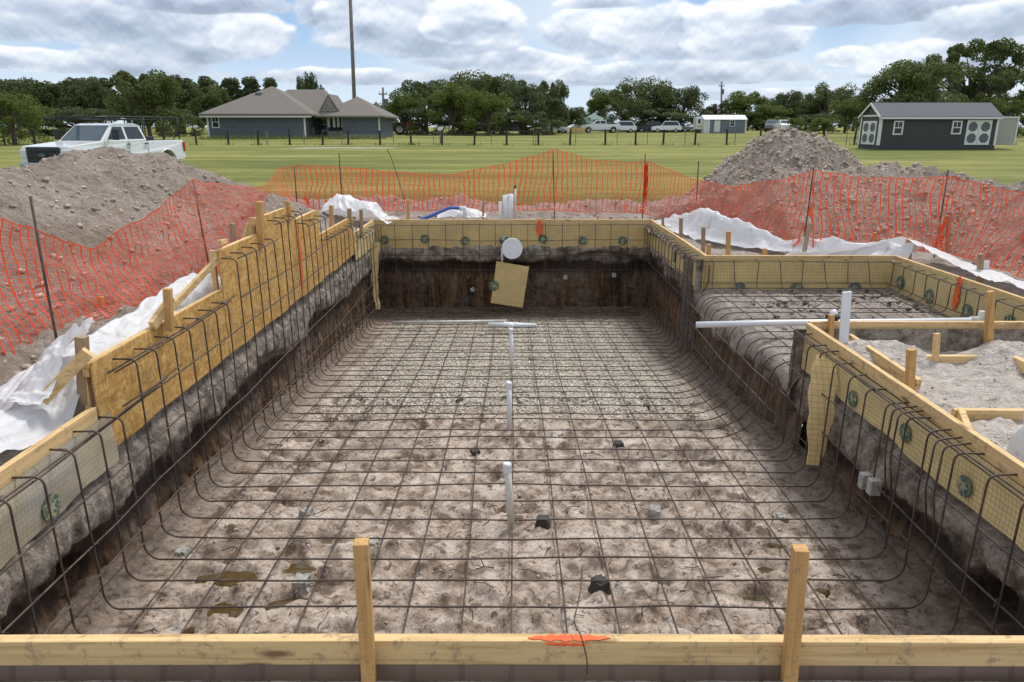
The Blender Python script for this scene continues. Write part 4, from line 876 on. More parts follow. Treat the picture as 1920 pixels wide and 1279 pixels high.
def bunch():
    mb = MB(); r = random.Random(3)
    for k in range(16):
        a = r.uniform(0,6.28); rr = r.uniform(.01,.06); pts = [(p[0]+rr*math.cos(a)+r.uniform(-.015,.015),p[1]-.03+rr*math.sin(a)*.6, z+r.uniform(-.02,.02)) for z in np.linspace(r.uniform(.2,.5),.93-.1*r.random(),9)]; mb.tube(pts, .006, 4)
    build('gathered_net', mb, M['net'], fence, world=True)
bunch()
# wooden stakes that carry posts
stick('wooden_stake', PY(1507,478,9.6), PY(1518,420,9.75), .05, .05, 'leaning stake tied to a net post behind the middle of the shelf board', 'stake', 'stake_grey')
stick('wooden_stake', PY(1775,500,9.7), PY(1779,405,9.75), .04, .04, 'dark stake inside the orange net right of the white sheet peak', 'stake', 'stake_grey')
# ================= plastic sheets =================
def sheet3(name, f, u0,u1,v0,v1, st, label, cat='plastic sheet'):
    U,Vv = np.meshgrid(np.arange(u0,u1,st), np.arange(v0,v1,st)); X,Y,Z = f(U,Vv); V = np.stack([X,Y,Z],-1).reshape(-1,3); c = np.array([V[:,0].mean(),V[:,1].mean(),V[:,2].min()])
    o = fast(name, V-c, quads(*U.shape), M['tarp']); o.location = c; return props(o,label,cat)
def folds(a, b, s, k=1): return k*(.060*ridg(a*1.5+.5*fbm(b*1.1,a,2,s),b*.8,2,s+1)+.026*ridg(a*3.6+.9*fbm(b*1.6,a*1.2,2,s+4),b*1.5,2,s+2)+.014*ridg(a*8+1.5*fbm(b*2.5,a,2,s),b*4,2,s+3))
def f1(u,v):   # along the left form; u = distance from the board outwards, v = y
    h = np.interp(v,[2.0,2.8,3.5,3.95,4.3,5.0,5.8,6.4,6.9],[.02,.06,.03,-.02,.20,.22,.28,.26,.05])
    hb = np.interp(v,[2,3.9,4.1,6.9],[-.03,-.06,.12,.10]); w = 1-np.clip((u-.35)/.65,0,1)**1.6
    z = np.where(u<.25, hb+(h-hb)*ss(0,.25,u), -.1+(h+.1)*w)+folds(u*2.2,v*1.5,201,1.0)+.05*fbm(v*1.3,u*1.3,2,209)
    # loose corner lifted at the near end of the panel
    e = .08*fbm(v*1.8,u*0,3,205); return L-.10-u*.68-e*ss(.5,1,u), v+.05*fbm(u*4,v*3,2,207), z
sheet3('plastic_sheet', f1, 0,1.02, 1.6,6.9, .018, 'crumpled white plastic sheet lying outside the left form below the panels')
def f1b(u,v):
    a = np.array(PY(160,640,4.3)); x = -2.55-.62*v+.05*folds(u*3,v*2,221,6); y = 3.75+.62*u; z = .02+.26*ss(0,.7,u)*(1-v)+.10*(1-v)-.16*v+folds(u*3.2,v*2.2,223,1.1); return x,y,z
sheet3('plastic_sheet', f1b, 0,1.0,0,1.0,.016,'bulging white plastic flap heaped behind the near end of the longest panel')
def f2(u,v):   # from the far right corner to the shelf corner; u along, v across
    P = np.array([(2.75,13.0,.0),(2.85,12.3,.14),(3.0,11.5,.30),(3.2,10.8,.22),(3.7,10.0,.06),(4.25,9.62,.13),(4.8,9.42,.10),(5.02,9.2,.12)]); d = np.linspace(0,1,len(P))
    x,y,h = [np.interp(u,d,P[:,k]) for k in range(3)]; x2,y2 = np.interp(u+.01,d,P[:,0]),np.interp(u+.01,d,P[:,1]); nx,ny = -(y2-y),(x2-x); ln = np.hypot(nx,ny)+1e-9; nx,ny = nx/ln,ny/ln
    w = (v-.5)*np.interp(u,[0,.3,.5,1],[.55,.7,.42,.36]); z = -.09+(h+.10)*np.exp(-((v-.55)/.30)**2)+folds(u*6,v*1.6,231,.95)+.03*fbm(u*5,v*2,2,239)
    return x+nx*w+.03*fbm(u*9,v*2,2,236), y+ny*w+.03*fbm(u*8,v*3,2,237), z
sheet3('plastic_sheet', f2, 0,1.0,0,1.0,.008,'long crumpled white plastic sheet behind the right forms, humped near its far end')
def f3(u,v):   # tent: raised on the corner stake and falling to both sides
    pk = np.array(PY(1706,447,9.3)); y = 9.38-4.6*u; x = 4.93+.05*np.sin(u*5)+v*.62
    h = np.interp(u,[0,.03,.1,.25,.45,1],[.20,.20,.13,.05,.03,.02]); z = h-(h+.10)*v**1.5+folds(u*8,v*1.4,251,.55)*ss(0,.1,u); return x,y,z
sheet3('plastic_sheet', f3, 0,1.0,0,1.0,.010,'white plastic sheet running along the outside of the right shelf board')
def f4(u,v):
    a = Vector(PY(1440,474,9.5)); x = 3.55+1.5*u; top = np.interp(u,[0,.25,.6,.94,1.0],[.01,.03,.10,.21,.19]); y = 9.30+.22*(1-v)+.12*v; z = -.06+(top+.06)*v+.006*np.sin(v*34+u*5)*ss(.2,.7,u)*(.4+.6*v)+.01*fbm(u*6,v*4,2,5)
    return x, y+.03*fbm(u*3,v*3,2,261)+.06*(1-v), z
sheet3('plastic_sheet', f4, 0,1.0,0,1.0,.010,'taut white plastic stretched up to the stake at the shelf corner')
def f5(u,v):   # heap at the far left corner
    x = -3.4+1.35*u; y = 12.9+.9*v; q = np.exp(-((u-.42)/.42)**4)*np.exp(-((v-.25)/.45)**2); z = -.12+.46*q*(.8+.35*vn(u*3.3,v*2,9))+folds(u*3,v*2,271,1.1)
    return x+.06*fbm(u*4,v*4,2,3), y+.22*(z), z
sheet3('plastic_sheet', f5, 0,1.0,0,1.0,.013,'puffed white plastic bag standing beyond the far left corner of the forms')
def f6(u,v):
    p = PY(1912,760,3.55); A = u*2*math.pi; r = .16+.05*np.sin(A*3+v*4)+.05*ridg(np.cos(A)*2.2+3,np.sin(A)*2.2+v*2,3,288)+.05*fbm(np.cos(A)*2+5,v*3+np.sin(A)*2,3,281); z = -.33+.50*v
    rr = r*np.sqrt(np.clip(1-(v-.35)**2*1.6,.02,1)); return p[0]+.33+rr*np.cos(A)*1.0, p[1]+rr*np.sin(A)*1.5, z+.05*ridg(np.cos(A)*2.5,v*4,3,284)
sheet3('plastic_bag', f6, 0,1.01,0,1.0,.012,'white plastic bag bundled in the sandy box at the right frame edge','plastic bag')
def f7(u,v):
    p = PZ(830,404,.0); x = -1.35+.9*u; y = 13.35+.5*v; z = -.02+.12*np.exp(-((u-.5)/.4)**4)*np.exp(-((v-.5)/.4)**4)+folds(u*2,v*2,291,.5); return x,y,z
sheet3('plastic_sheet', f7, 0,1.0,0,1.0,.02,'small white plastic sheet under the blue hose')
# ================= trees =================
def leafmat(name, a, b, c):
    t = NT(name); v = t.map(); n = t.noise(v,.8,4,.7); n2 = t.noise(v,5,2)
    k = t.ramp(n,[(.32,a),(.52,b),(.7,c)]); k = t.mix(t.ramp(n2,[(.4,.35),(.6,0.)]), k, a); t.col(k); t.rough(.7); t.b.inputs['Specular IOR Level'].default_value = .2
    tr = t.new('ShaderNodeBsdfTranslucent'); t.l(k, tr.inputs[0]); ms = t.new('ShaderNodeMixShader'); ms.inputs[0].default_value = .22
    t.l(t.b.outputs[0], ms.inputs[1]); t.l(tr.outputs[0], ms.inputs[2]); t.l(ms.outputs[0], t.out.inputs[0]); return t.m
M['leaf_oak'] = leafmat('oak_foliage',(.082,.104,.036),(.155,.185,.062),(.24,.26,.11))
M['leaf_dark'] = leafmat('dark_foliage',(.062,.084,.034),(.12,.15,.06),(.20,.225,.10))
M['leaf_green'] = leafmat('bright_foliage',(.09,.125,.028),(.16,.205,.048),(.25,.28,.09))
M['leaf_pine'] = leafmat('pine_foliage',(.078,.098,.044),(.145,.17,.075),(.22,.24,.115))
M['leaf_rust'] = leafmat('rusty_foliage',(.05,.04,.02),(.09,.065,.03),(.12,.09,.045))
M['moss'] = plain('hanging_moss',(.14,.145,.12),.95,var=.3,sc=3)
M['bark'] = plain('bark',(.11,.085,.065),.95,var=.3,sc=4)
def crown_geo(kind, seed, n_leaf, size, airy=False):
    """unit crown: x,y in -1..1, z 0..1; returns leaf quads, limb tubes and moss"""
    r = np.random.default_rng(seed); rr = random.Random(seed); limbs = MB(); cl = []
    if kind == 'pine':
        limbs.tube([(0,0,-.02),(.02,0,.5),(0,.01,.97)],[.055,.035,.008],6)
        for i in range(44):
            z = .22+.76*(i/44); w = (.9 if z<.75 else (1-z)*3.2+.1)*rr.uniform(.35,.8); a = rr.uniform(0,6.28); q = (w*math.cos(a),w*math.sin(a),z+rr.uniform(0,.05)); s_ = rr.uniform(.22,.5); cl.append((q,(s_,s_,.05)))
            limbs.tube([(0,0,z-.02),(q[0]*.6,q[1]*.6,z+.01),q],[.012,.008,.003],4)
    else:
        low = {'oak':.18,'bush':.02,'spread':.22}[kind]; sp = {'oak':1,'bush':1,'spread':1}[kind]; nc = {'oak':52,'bush':46,'spread':58}[kind]
        limbs.tube([(0,0,-.03),(.02,.01,.14),(-.01,.02,.34)],[.075,.055,.045],8)
        lob = [(rr.uniform(-.5,.5),rr.uniform(-.5,.5),rr.uniform(.45,.8),rr.uniform(.35,.6)) for _ in range(7)]
        for i in range(nc):
            if rr.random()<.55: L0 = lob[i%7]; a = rr.uniform(0,6.28); e = rr.uniform(-.3,1.2); d = L0[3]*rr.uniform(.6,1.05); q = [L0[0]+d*math.cos(a)*math.cos(e), L0[1]+d*math.sin(a)*math.cos(e), L0[2]+d*math.sin(e)*.55]
            else: a = rr.uniform(0,6.28); z = rr.uniform(low,.95); w = math.sqrt(max(.03,1-((z-.45)/.6)**2))*rr.uniform(.35,.95); q = [w*math.cos(a),w*math.sin(a),z]
            q = [max(-1,min(1,q[0])),max(-1,min(1,q[1])),max(low,min(.96,q[2]))]; s = rr.uniform(.06,.15) if airy else rr.uniform(.10,.25); cl.append((q,(s,s,s*.55)))
            if i%2==0: limbs.tube([(0,0,.22+.1*rr.random()),(q[0]*.45,q[1]*.45,.22+(q[2]-.22)*.65),q],[.028,.016,.004],5)
    P = []
    for q, s in cl:
        k = n_leaf//len(cl); d = r.normal(0,1,(k,3)); d /= np.linalg.norm(d,axis=1)[:,None]; rad = r.uniform(.35,1.05,(k,1))**.6; P.append(np.array(q)+d*rad*np.array(s)*1.15)
    P = np.concatenate(P); return P, limbs
def tree_proto(name, kind, seed, W_, H_, mat, n=7000, leaf=.16, moss=False):
    "a tree W_ wide and H_ high with trunk and crown parts"
    P, limbs = crown_geo(kind, seed, n, leaf, seed==24); r = np.random.default_rng(seed+1); P = P*np.array([W_/2,W_/2,H_]); n = len(P)
    u = r.normal(0,1,(n,3)); u /= np.linalg.norm(u,axis=1)[:,None]; v = np.cross(u, r.normal(0,1,(n,3))); v /= np.linalg.norm(v,axis=1)[:,None]
    s = (leaf*r.uniform(.5,1.3,(n,1)))*H_/8; a, b = u*s, v*s*.7
    V = np.stack([P-a, P-b*.9, P+a, P+b],1).reshape(-1,3); Q = np.arange(4*n).reshape(n,4)
    t = thing(name, '', 'tree'); fast('crown', V, Q, mat, parent=t, smooth=False)
    limbs.v = [(x*W_/2, y*W_/2, z*H_) for x,y,z in limbs.v]; build('trunk', limbs, M['bark'], t)
    if moss:
        m = MB(); rm = random.Random(seed)
        for i in range(260):
            p = P[rm.randrange(n)]; 
            if p[2] > H_*.7: continue
            L_ = rm.uniform(.5,1.6); w = rm.uniform(.04,.12); a = rm.uniform(0,3.14); dx, dy = w*math.cos(a), w*math.sin(a)
            m.add([(p[0]-dx,p[1]-dy,p[2]),(p[0]+dx,p[1]+dy,p[2]),(p[0]+dx*.6,p[1]+dy*.6,p[2]-L_*.6),(p[0],p[1],p[2]-L_),(p[0]-dx*.7,p[1]-dy*.7,p[2]-L_*.5)],[(0,1,2,3,4)])
        o = build('hanging_moss', m, M['moss'], t); o['kind'] = 'stuff'
    return t
PR = {}
def proto(k):
    if k in PR: return PR[k], False
    kd, nm, args = {'oakA':('oak','oak_tree',(11,14,10,'leaf_oak')),'oakB':('oak','oak_tree',(12,14,10,'leaf_dark')),'oakC':('oak','oak_tree',(13,12,10,'leaf_green')),
        'spread':('spread','live_oak_tree',(14,16,11,'leaf_oak')),'spreadB':('spread','live_oak_tree',(24,17,11,'leaf_oak')),'pineA':('pine','pine_tree',(15,4.2,12,'leaf_pine')),'pineB':('pine','pine_tree',(16,5,13,'leaf_pine')),
        'bush':('bush','bush',(17,9,6,'leaf_dark')),'bushG':('bush','bush',(18,8,5,'leaf_green')),'bushR':('bush','bush',(19,8,5,'leaf_rust')),'oakD':('oak','oak_tree',(21,10,10,'leaf_dark')),'oakE':('oak','oak_tree',(22,10,10,'leaf_oak'))}[k]
    sd, w, h, m = args; big = k.startswith('spread')
    t = tree_proto(nm, kd, sd, w, h, M[m], 26000 if big else (8000 if kd=='pine' else 15000), .125 if big else (.15 if kd=='pine' else .145), big); t['proto_w'] = w; t['proto_h'] = h; PR[k] = t; return t, True
def tree(k, px, ptop, d, wpx, label, pbase=None, group=None, cat=None):
    t, first = proto(k); o = t if first else copy_tree(t)
    x = PY(px,238,d)[0]; z0 = float(lawn_z(d)); zt = PY(px,ptop,d)[2]; H_ = zt-z0; W_ = PY(px+wpx/2,238,d)[0]-PY(px-wpx/2,238,d)[0]
    o.location = (x,d,z0-.05); o.scale = (W_/t['proto_w']*1.0, W_/t['proto_w'], H_/t['proto_h']*1.02); o.rotation_euler = (0,0,random.uniform(0,6.28))
    props(o, label, cat or ('bush' if k.startswith('bush') else 'tree'), group); return o
rt = random.Random(11)
# left wood
G = 'pines and oaks of the wood behind the white pickup'
for i in range(17):
    px = -10+i*25+rt.uniform(-6,6); tree(rt.choice(['pineA','pineB']), px, 153+rt.uniform(-10,14), 150+rt.uniform(-10,10), rt.uniform(34,52), 'tall thin pine in the wood behind the pickup and the house', group='pines of the wood at the left')
for px,pt,w,k,lb in ((20,150,150,'oakB','dark broad tree at the left frame edge, behind the yellow green bush'),(110,158,150,'oakD','dark tree in the wood right above the pickup windscreen'),(175,150,120,'oakB','dark tree in the wood left of the broad grey green oak'),(345,172,110,'oakD','dark tree in the wood beside the left corner of the house'),(395,165,90,'oakE','tree in the wood whose top shows over the left house eave')):
    tree(k, px, pt, 118, w, lb)
tree('bushG', 22, 180, 62, 150, 'yellow green bush at the left frame edge behind the pickup')
tree('oakE', 280, 142, 72, 140, 'broad rounded grey green oak standing between pickup and house')
tree('bush', 150, 205, 100, 160, 'low dark undergrowth behind the pickup roof rack'); tree('bush', 330, 205, 95, 120, 'low dark undergrowth left of the house'); tree('bush', 60, 205, 100, 150, 'low dark undergrowth behind the pickup bonnet')
for px,pt,w,lb in ((440,152,52,'pine crown above the left roof slope of the house'),(478,150,48,'pine crown just left of the house roof peak'),(515,152,40,'pine crown right at the house roof peak'),(410,165,50,'pine crown over the lower left of the house roof')): tree('pineB', px, pt, 135, w, lb)
tree('oakD', 580, 143, 120, 44, 'round tree crown above the middle of the house roof'); tree('oakD', 606, 165, 125, 30, 'tiny tree crown right of the round one above the house roof')
tree('oakC', 722, 195, 160, 60, 'small pale tree between the house and the utility pole'); 
# middle clump
for px,pt,w,d,k,lb in ((800,152,150,118,'oakB','dark tree at the left of the middle clump'),(762,178,90,108,'oakC','pale low tree at the far left of the middle clump'),(880,140,150,116,'oakA','tallest tree of the middle clump'),(850,165,120,104,'oakC','mid green tree in front of the tallest one of the middle clump'),
        (940,148,120,120,'oakE','tree just right of the tallest one of the middle clump'),(985,160,130,112,'oakB','dark tree in the right half of the middle clump'),(1035,158,70,118,'oakE','thin open crown at the right end of the middle clump'),(915,178,110,100,'oakC','light green tree at the front of the middle clump'),
        (1060,200,90,125,'oakD','low dark tree right of the middle clump'),(790,205,110,106,'bush','dark undergrowth at the left of the middle clump'),(890,210,120,106,'bush','dark undergrowth below the tallest tree of the middle clump'),(980,210,130,106,'bush','dark undergrowth at the right of the middle clump')): tree(k, px, pt, d, w, lb)
# behind green roof and white shed
for px,pt,w,d,k,lb in ((1130,172,80,150,'oakC','pale green tree behind the green roofed house'),(1205,150,130,135,'oakA','tall oak right of the green roofed house'),(1275,165,130,135,'oakB','broad dark oak left of the white roofed shed'),(1170,190,90,140,'bush','dark crown close to the green roofed house'),
        (1240,205,170,132,'bush','dark undergrowth behind the parked cars'),(1335,196,60,150,'bushR','rusty brown small tree above the camper'),(1390,177,110,160,'oakC','mid green tree behind the white roofed shed'),(1440,200,90,155,'oakC','yellow green tree right of the white roofed shed'),(1470,174,100,170,'oakB','dark tree above the white pickup in the distance'),
        (1545,160,100,160,'oakA','tall dark tree left of the live oaks'),(1510,190,90,165,'oakD','dark tree between the distant pickup and the live oaks'),(1600,178,100,140,'oakB','dark tree just behind the near corner of the dark shed'),(1585,190,80,120,'oakC','green tree beside the near corner of the dark shed'),
        (1545,222,70,118,'bushG','bright low bush left of the dark shed'),(1490,222,50,125,'bushG','small bright bush right of the distant white pickup'),(1460,220,40,150,'bushG','tiny bright bush behind the distant pickups'),(1420,215,90,158,'bush','dark undergrowth right of the white roofed shed'),(1530,215,120,150,'bush','dark undergrowth left of the live oaks'),(1100,215,70,150,'bush','dark bush behind the green roof')): tree(k, px, pt, d, w, lb)
tree('spread', 1715, 122, 84, 210, 'broad mossy live oak behind the left half of the dark shed')
tree('spreadB', 1812, 78, 96, 225, 'tallest live oak with open crown and moss behind the right of the dark shed')
tree('bush', 1700, 185, 90, 200, 'dark undergrowth behind the roof of the dark shed'); tree('bushG', 1880, 190, 88, 110, 'green bushes right of the dark shed at the frame edge'); tree('oakC', 1850, 178, 92, 90, 'green tree below the moss of the tallest live oak'); tree('bush', 1925, 192, 100, 120, 'dark bush at the right frame edge')
# ================= buildings =================

def lapped(name, c, k, axis_, r=.75):
    t = NT(name); xyz = t.sep(t.co.outputs['Object']); w = t.math('FRACT', t.math('MULTIPLY', xyz[axis_], k)); n = t.noise(t.map(),1.3,4)
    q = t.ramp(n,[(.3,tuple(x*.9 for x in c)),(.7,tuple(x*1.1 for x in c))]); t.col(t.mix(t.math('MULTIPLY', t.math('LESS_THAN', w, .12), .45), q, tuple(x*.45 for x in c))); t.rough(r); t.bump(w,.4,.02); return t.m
M['siding'] = lapped('blue_grey_siding',(.115,.135,.165),6.5,2); M['roof'] = None
def shingle(name, a, b):
    t = NT(name); v = t.map((3,3,3)); n = t.noise(v,4,5,.7); n2 = t.noise(t.map(),.35,3); xyz = t.sep(t.co.outputs['Object']); w = t.math('FRACT', t.math('MULTIPLY', xyz[2], 7.5))
    c = t.ramp(n,[(.3,a),(.7,b)]); c = t.mix(t.ramp(n2,[(.4,0.),(.7,.4)]), c, tuple(k*.75 for k in b)); c = t.mix(t.math('MULTIPLY', t.math('LESS_THAN', w, .14), .3), c, tuple(k*.5 for k in a)); t.col(c); t.rough(.95); return t.m
M['roof'] = shingle('taupe_shingles',(.15,.13,.112),(.24,.215,.19)); M['roof_grey'] = shingle('grey_shingles',(.095,.10,.11),(.19,.195,.21)); M['trim'] = plain('white_trim',(.74,.73,.71),.6,var=.04)
M['glass'] = plain('dark_glass',(.03,.04,.05),.12,var=.2); M['stone'] = plain('stone_veneer',(.26,.24,.22),.9,var=.5,sc=7); M['shed_dark'] = lapped('charcoal_siding',(.058,.06,.058),4.9,0); M['shed_mid'] = plain('grey_door_panel',(.13,.135,.145),.7)
M['green_roof'] = plain('green_metal_roof',(.05,.15,.10),.5,var=.12); M['cream'] = plain('cream_wall',(.50,.48,.44),.8); M['beige'] = plain('beige_panel',(.42,.40,.36),.6,var=.08,sc=3); M['white_metal'] = plain('white_metal_roof',(.82,.84,.87),.4,var=.04)
def hip(mb, x0,x1,y0,y1,ze,zr,inset=None,axis_='x'):
    k = inset if inset is not None else min(x1-x0,y1-y0)/2
    if axis_=='x': r = [(x0+k,(y0+y1)/2,zr),(x1-k,(y0+y1)/2,zr)]
    else: r = [((x0+x1)/2,y0+k,zr),((x0+x1)/2,y1-k,zr)]
    b = [(x0,y0,ze),(x1,y0,ze),(x1,y1,ze),(x0,y1,ze)]; f = [(x,y,z-.18) for x,y,z in b]
    fs = ([(0,1,5,4),(1,2,5),(2,3,4,5),(3,0,4)] if axis_=='x' else [(0,1,4),(1,2,5,4),(2,3,5),(3,0,4,5)])+[(0,6,7,1),(1,7,8,2),(2,8,9,3),(3,9,6,0),(6,9,8,7)]
    return mb.add(b+r+f, fs)
def window(parent, x, y, z, w, h, face='y', sg=-1, mull=True):
    f = MB(); P = (lambda a,b,c: (x+a, y+sg*b, z+c)) if face=='y' else (lambda a,b,c: (x+sg*b, y+a, z+c))
    def bx(m,a0,a1,b0,b1,c0,c1): p, q = P(a0,b0,c0), P(a1,b1,c1); m.box(tuple(min(i,j) for i,j in zip(p,q)), tuple(max(i,j) for i,j in zip(p,q)))
    t = .09; bx(f,-w/2,-w/2+t,0,.06,0,h); bx(f,w/2-t,w/2,0,.06,0,h); bx(f,-w/2+t,w/2-t,0,.06,0,t); bx(f,-w/2+t,w/2-t,0,.06,h-t,h); bx(f,-w/2+t,w/2-t,0,.05,h/2-.03,h/2+.03)
    if mull: bx(f,-.02,.02,0,.045,h/2+.03,h-t)
    o = build('window', f, M['trim'], parent, world=True); g = MB(); bx(g,-w/2+t*.8,w/2-t*.8,.005,.02,t*.8,h-t*.8); q = build('pane', g, M['glass'], None); q.parent = o
    for v in q.data.vertices: v.co = v.co-parent_world(parent)
    return o
zb = float(lawn_z(82)); XA = lambda px,d: PY(px,238,d)[0]; ZA = lambda py,d: PY(960,py,d)[2]
hs = thing('ranch_house', 'blue grey single storey house with taupe hip roofs and white porch columns', 'house', (XA(560,85),85,zb-.1))
ze = ZA(213.5,81.5); x0,x1,x2,x3,x4 = XA(390,82),XA(573,82),XA(582,85),XA(646,85),XA(712,84)
mb = MB().box((x0,82,zb-.3),(x1,94,ze-.1)); mb.box((x1+.002,86.5,zb-.3),(x3-.002,94,ze-.1)); mb.box((x3,84,zb-.3),(x4,93,ze-.1)); build('wall', mb, M['siding'], hs, world=True)
mb = MB(); hip(mb, x0-.6,x1+.9,81.3,94.7,ze,ZA(161.5,88)); build('roof', mb, M['roof'], hs, world=True)
mb = MB(); hip(mb, XA(505,90),XA(652,90),84.5,95.5,ze+.02,ZA(168,90),2.5); build('roof', mb, M['roof'], hs, world=True)
mb = MB(); hip(mb, x3-2.9,x4+.7,83.2,93.8,ZA(217,83),ZA(181,88.5)); build('roof', mb, M['roof'], hs, world=True)
mb = MB(); gx = XA(620,84.5); zg = ZA(176,84.5); w = 1.2; mb.add([(gx-w,84.3,ze+.2),(gx+w,84.3,ze+.2),(gx,84.3,zg),(gx-w,89,ze+.2),(gx+w,89,ze+.2),(gx,89,zg)],[(0,1,2),(3,5,4),(0,2,5,3),(1,4,5,2),(0,3,4,1)]); build('roof', mb, M['roof'], hs, world=True)
build('gable_face', MB().prism([(gx-w*.62,ze+.3),(gx+w*.62,ze+.3),(gx,zg-.35)],'y',84.2,84.28), M['stone'], hs, world=True)
mb = MB().box((x0-.55,81.35,ze-.36),(x1+.85,81.42,ze-.2)); mb.box((x0-.04,81.93,zb-.2),(x0+.12,81.99,ze-.2)).box((x1-.15,81.93,zb-.2),(x1+.03,81.99,ze-.2)); mb.box((x4-.1,83.9,zb-.2),(x4+.03,83.98,ze-.2)); build('trim', mb, M['trim'], hs, world=True)
mb = MB(); cz = zb+1.15
for px in (581,617,627,635,643): x = XA(px,85); build('porch_column', MB().box((x-.13,84.9,cz),(x+.13,85.16,ze-.2)), M['trim'], hs, world=True)

mb = MB(); 
for p_, q_ in (((XA(575,84.8),84.8,zb-.2),(XA(588,84.8),85.3,cz)),((XA(613,84.8),84.8,zb-.2),(XA(646,84.8),85.3,zb+.75)),((x3+.01,83.9,zb-.2),(x4-.15,83.97,zb+.45))): build('stone_base', MB().box(p_,q_), M['stone'], hs, world=True)
build('door', MB().box((XA(596,86.4),86.4,zb),(XA(604,86.4),86.48,zb+2.1)), M['black'], hs, world=True)
window(hs, XA(405,82), 81.995, ZA(240,82), XA(412,82)-XA(398,82), ZA(218,82)-ZA(240,82)); window(hs, XA(607,86.4), 86.49, zb+.8, 1.0, 1.3)
build('roof_vent', MB().box((XA(486,86),85.7,ZA(175,86)-.35),(XA(497,86),86.2,ZA(174,86))), M['shed_mid'], hs, world=True)
# dark shed with white trimmed doors
D = 53.; zs = float(lawn_z(53))+.02; sx0, sx1 = XA(1650,D), XA(1871,D); sw = 2.95; ze = ZA(217,D); zr = ZA(194.5,D+sw/2); zs = ZA(272.5,D)
sh = thing('garden_shed', 'long charcoal shed with white trimmed double doors and two windows', 'shed', ((sx0+sx1)/2,D+1.5,zs))
mb = MB().prism([(D,zs-.5),(D+sw,zs-.5),(D+sw,ze),(D+sw/2,zr-.12),(D,ze)],'x',sx0,sx1); build('wall', mb, M['shed_dark'], sh, world=True)
mb = MB(); o_ = .22; sl = (zr-ze)/(sw/2)
for sg in (0,1):
    ya, yb = (D-o_, D+sw/2) if sg==0 else (D+sw+o_, D+sw/2); za = ze-o_*sl
    mb.add([(sx0-.15,ya,za),(sx1+.15,ya,za),(sx1+.15,yb,zr),(sx0-.15,yb,zr),(sx0-.15,ya,za+.07),(sx1+.15,ya,za+.07),(sx1+.15,yb,zr+.07),(sx0-.15,yb,zr+.07)],[(0,1,2,3),(4,5,6,7),(0,1,5,4),(1,2,6,5),(2,3,7,6),(3,0,4,7)])
build('roof', mb, M['roof_grey'], sh, world=True)
mb = MB().box((sx0-.13,D-o_-.03,ze-o_*sl-.10),(sx1+.13,D-o_-.002,ze-o_*sl+.03)).box((sx0-.03,D-.035,zs),(sx0+.13,D-.002,ze-.1)).box((sx1-.13,D-.035,zs),(sx1+.03,D-.002,ze-.1)).box((sx0-.04,D-.02,zs),(sx0-.002,D+.13,ze-.06)).box((sx0-.04,D+sw-.13,zs),(sx0-.002,D+sw+.02,ze-.06)).box((sx0-.045,D-.05,ze-.05),(sx0-.003,D+sw+.05,ze+.07))
mb.beam((sx0-.165,D-o_,ze-o_*sl),(sx0-.165,D+sw/2,zr),.03,.14).beam((sx0-.165,D+sw+o_,ze-o_*sl),(sx0-.165,D+sw/2,zr),.03,.14); build('trim', mb, M['trim'], sh, world=True)
window(sh, XA(1684,D), D-.002, ZA(253,D), XA(1693,D)-XA(1674.5,D), ZA(226.5,D)-ZA(253,D)); window(sh, XA(1793.5,D), D-.002, ZA(252,D), XA(1802.5,D)-XA(1784,D), ZA(226.5,D)-ZA(252,D))
def shed_door(face, c0, c1, z0, z1, pl):
    P = (lambda u,v,o: (u,pl-o,v)) if face=='y' else (lambda u,v,o: (pl-o,u,v)); w = (c1-c0)/2; h = z1-z0
    for k in range(2):
        a = c0+k*w; fr = MB(); pn = MB()
        p, q = P(a+.01,z0,.0), P(a+w-.01,z1,.045); fr.box(tuple(min(i,j) for i,j in zip(p,q)), tuple(max(i,j) for i,j in zip(p,q)))
        d = build('door', fr, M['trim'], sh, world=True)
        for j in range(2):
            cz = z0+h*(.27+.46*j); cx = a+w/2; rx = w*.36; rz = h*.19; n = 8; pts = [(cx+rx*math.cos(math.pi/8+i*math.pi/4)*1.08, cz+rz*math.sin(math.pi/8+i*math.pi/4)*1.08) for i in range(8)]
            pn.add([P(u,v,.052) for u,v in pts]+[P(u,v,.046) for u,v in pts], [tuple(range(8)),tuple(range(15,7,-1))]+[(i,8+i,8+(i+1)%8,(i+1)%8) for i in range(8)])
        q = build('door_panel', pn, M['shed_mid'], None); q.parent = d
        for v in q.data.vertices: v.co = v.co-parent_world(sh)
shed_door('y', XA(1812,D), XA(1859,D), zs+.03, ZA(225,D), D-.002); shed_door('x', D+.45, D+2.5, zs+.03, ZA(227,D+1.5), sx0-.002)
ln = thing('lean_to', 'small beige metal lean-to at the right end of the charcoal shed', 'lean-to', (sx1+1,D+1,zs)); lx = XA(1907,D+.8)
build('panel', MB().box((sx1+.06,D+.8,zs),(lx,D+.84,ze-.15)).box((lx-.04,D+.85,zs),(lx,D+2.6,ze-.15)), M['beige'], ln, world=True); build('trim', MB().box((sx1+.06,D+.74,ze-.15),(lx+.06,D+2.7,ze-.05)).box((lx-.05,D+.76,zs),(lx+.05,D+.798,ze-.151)), M['trim'], ln, world=True)
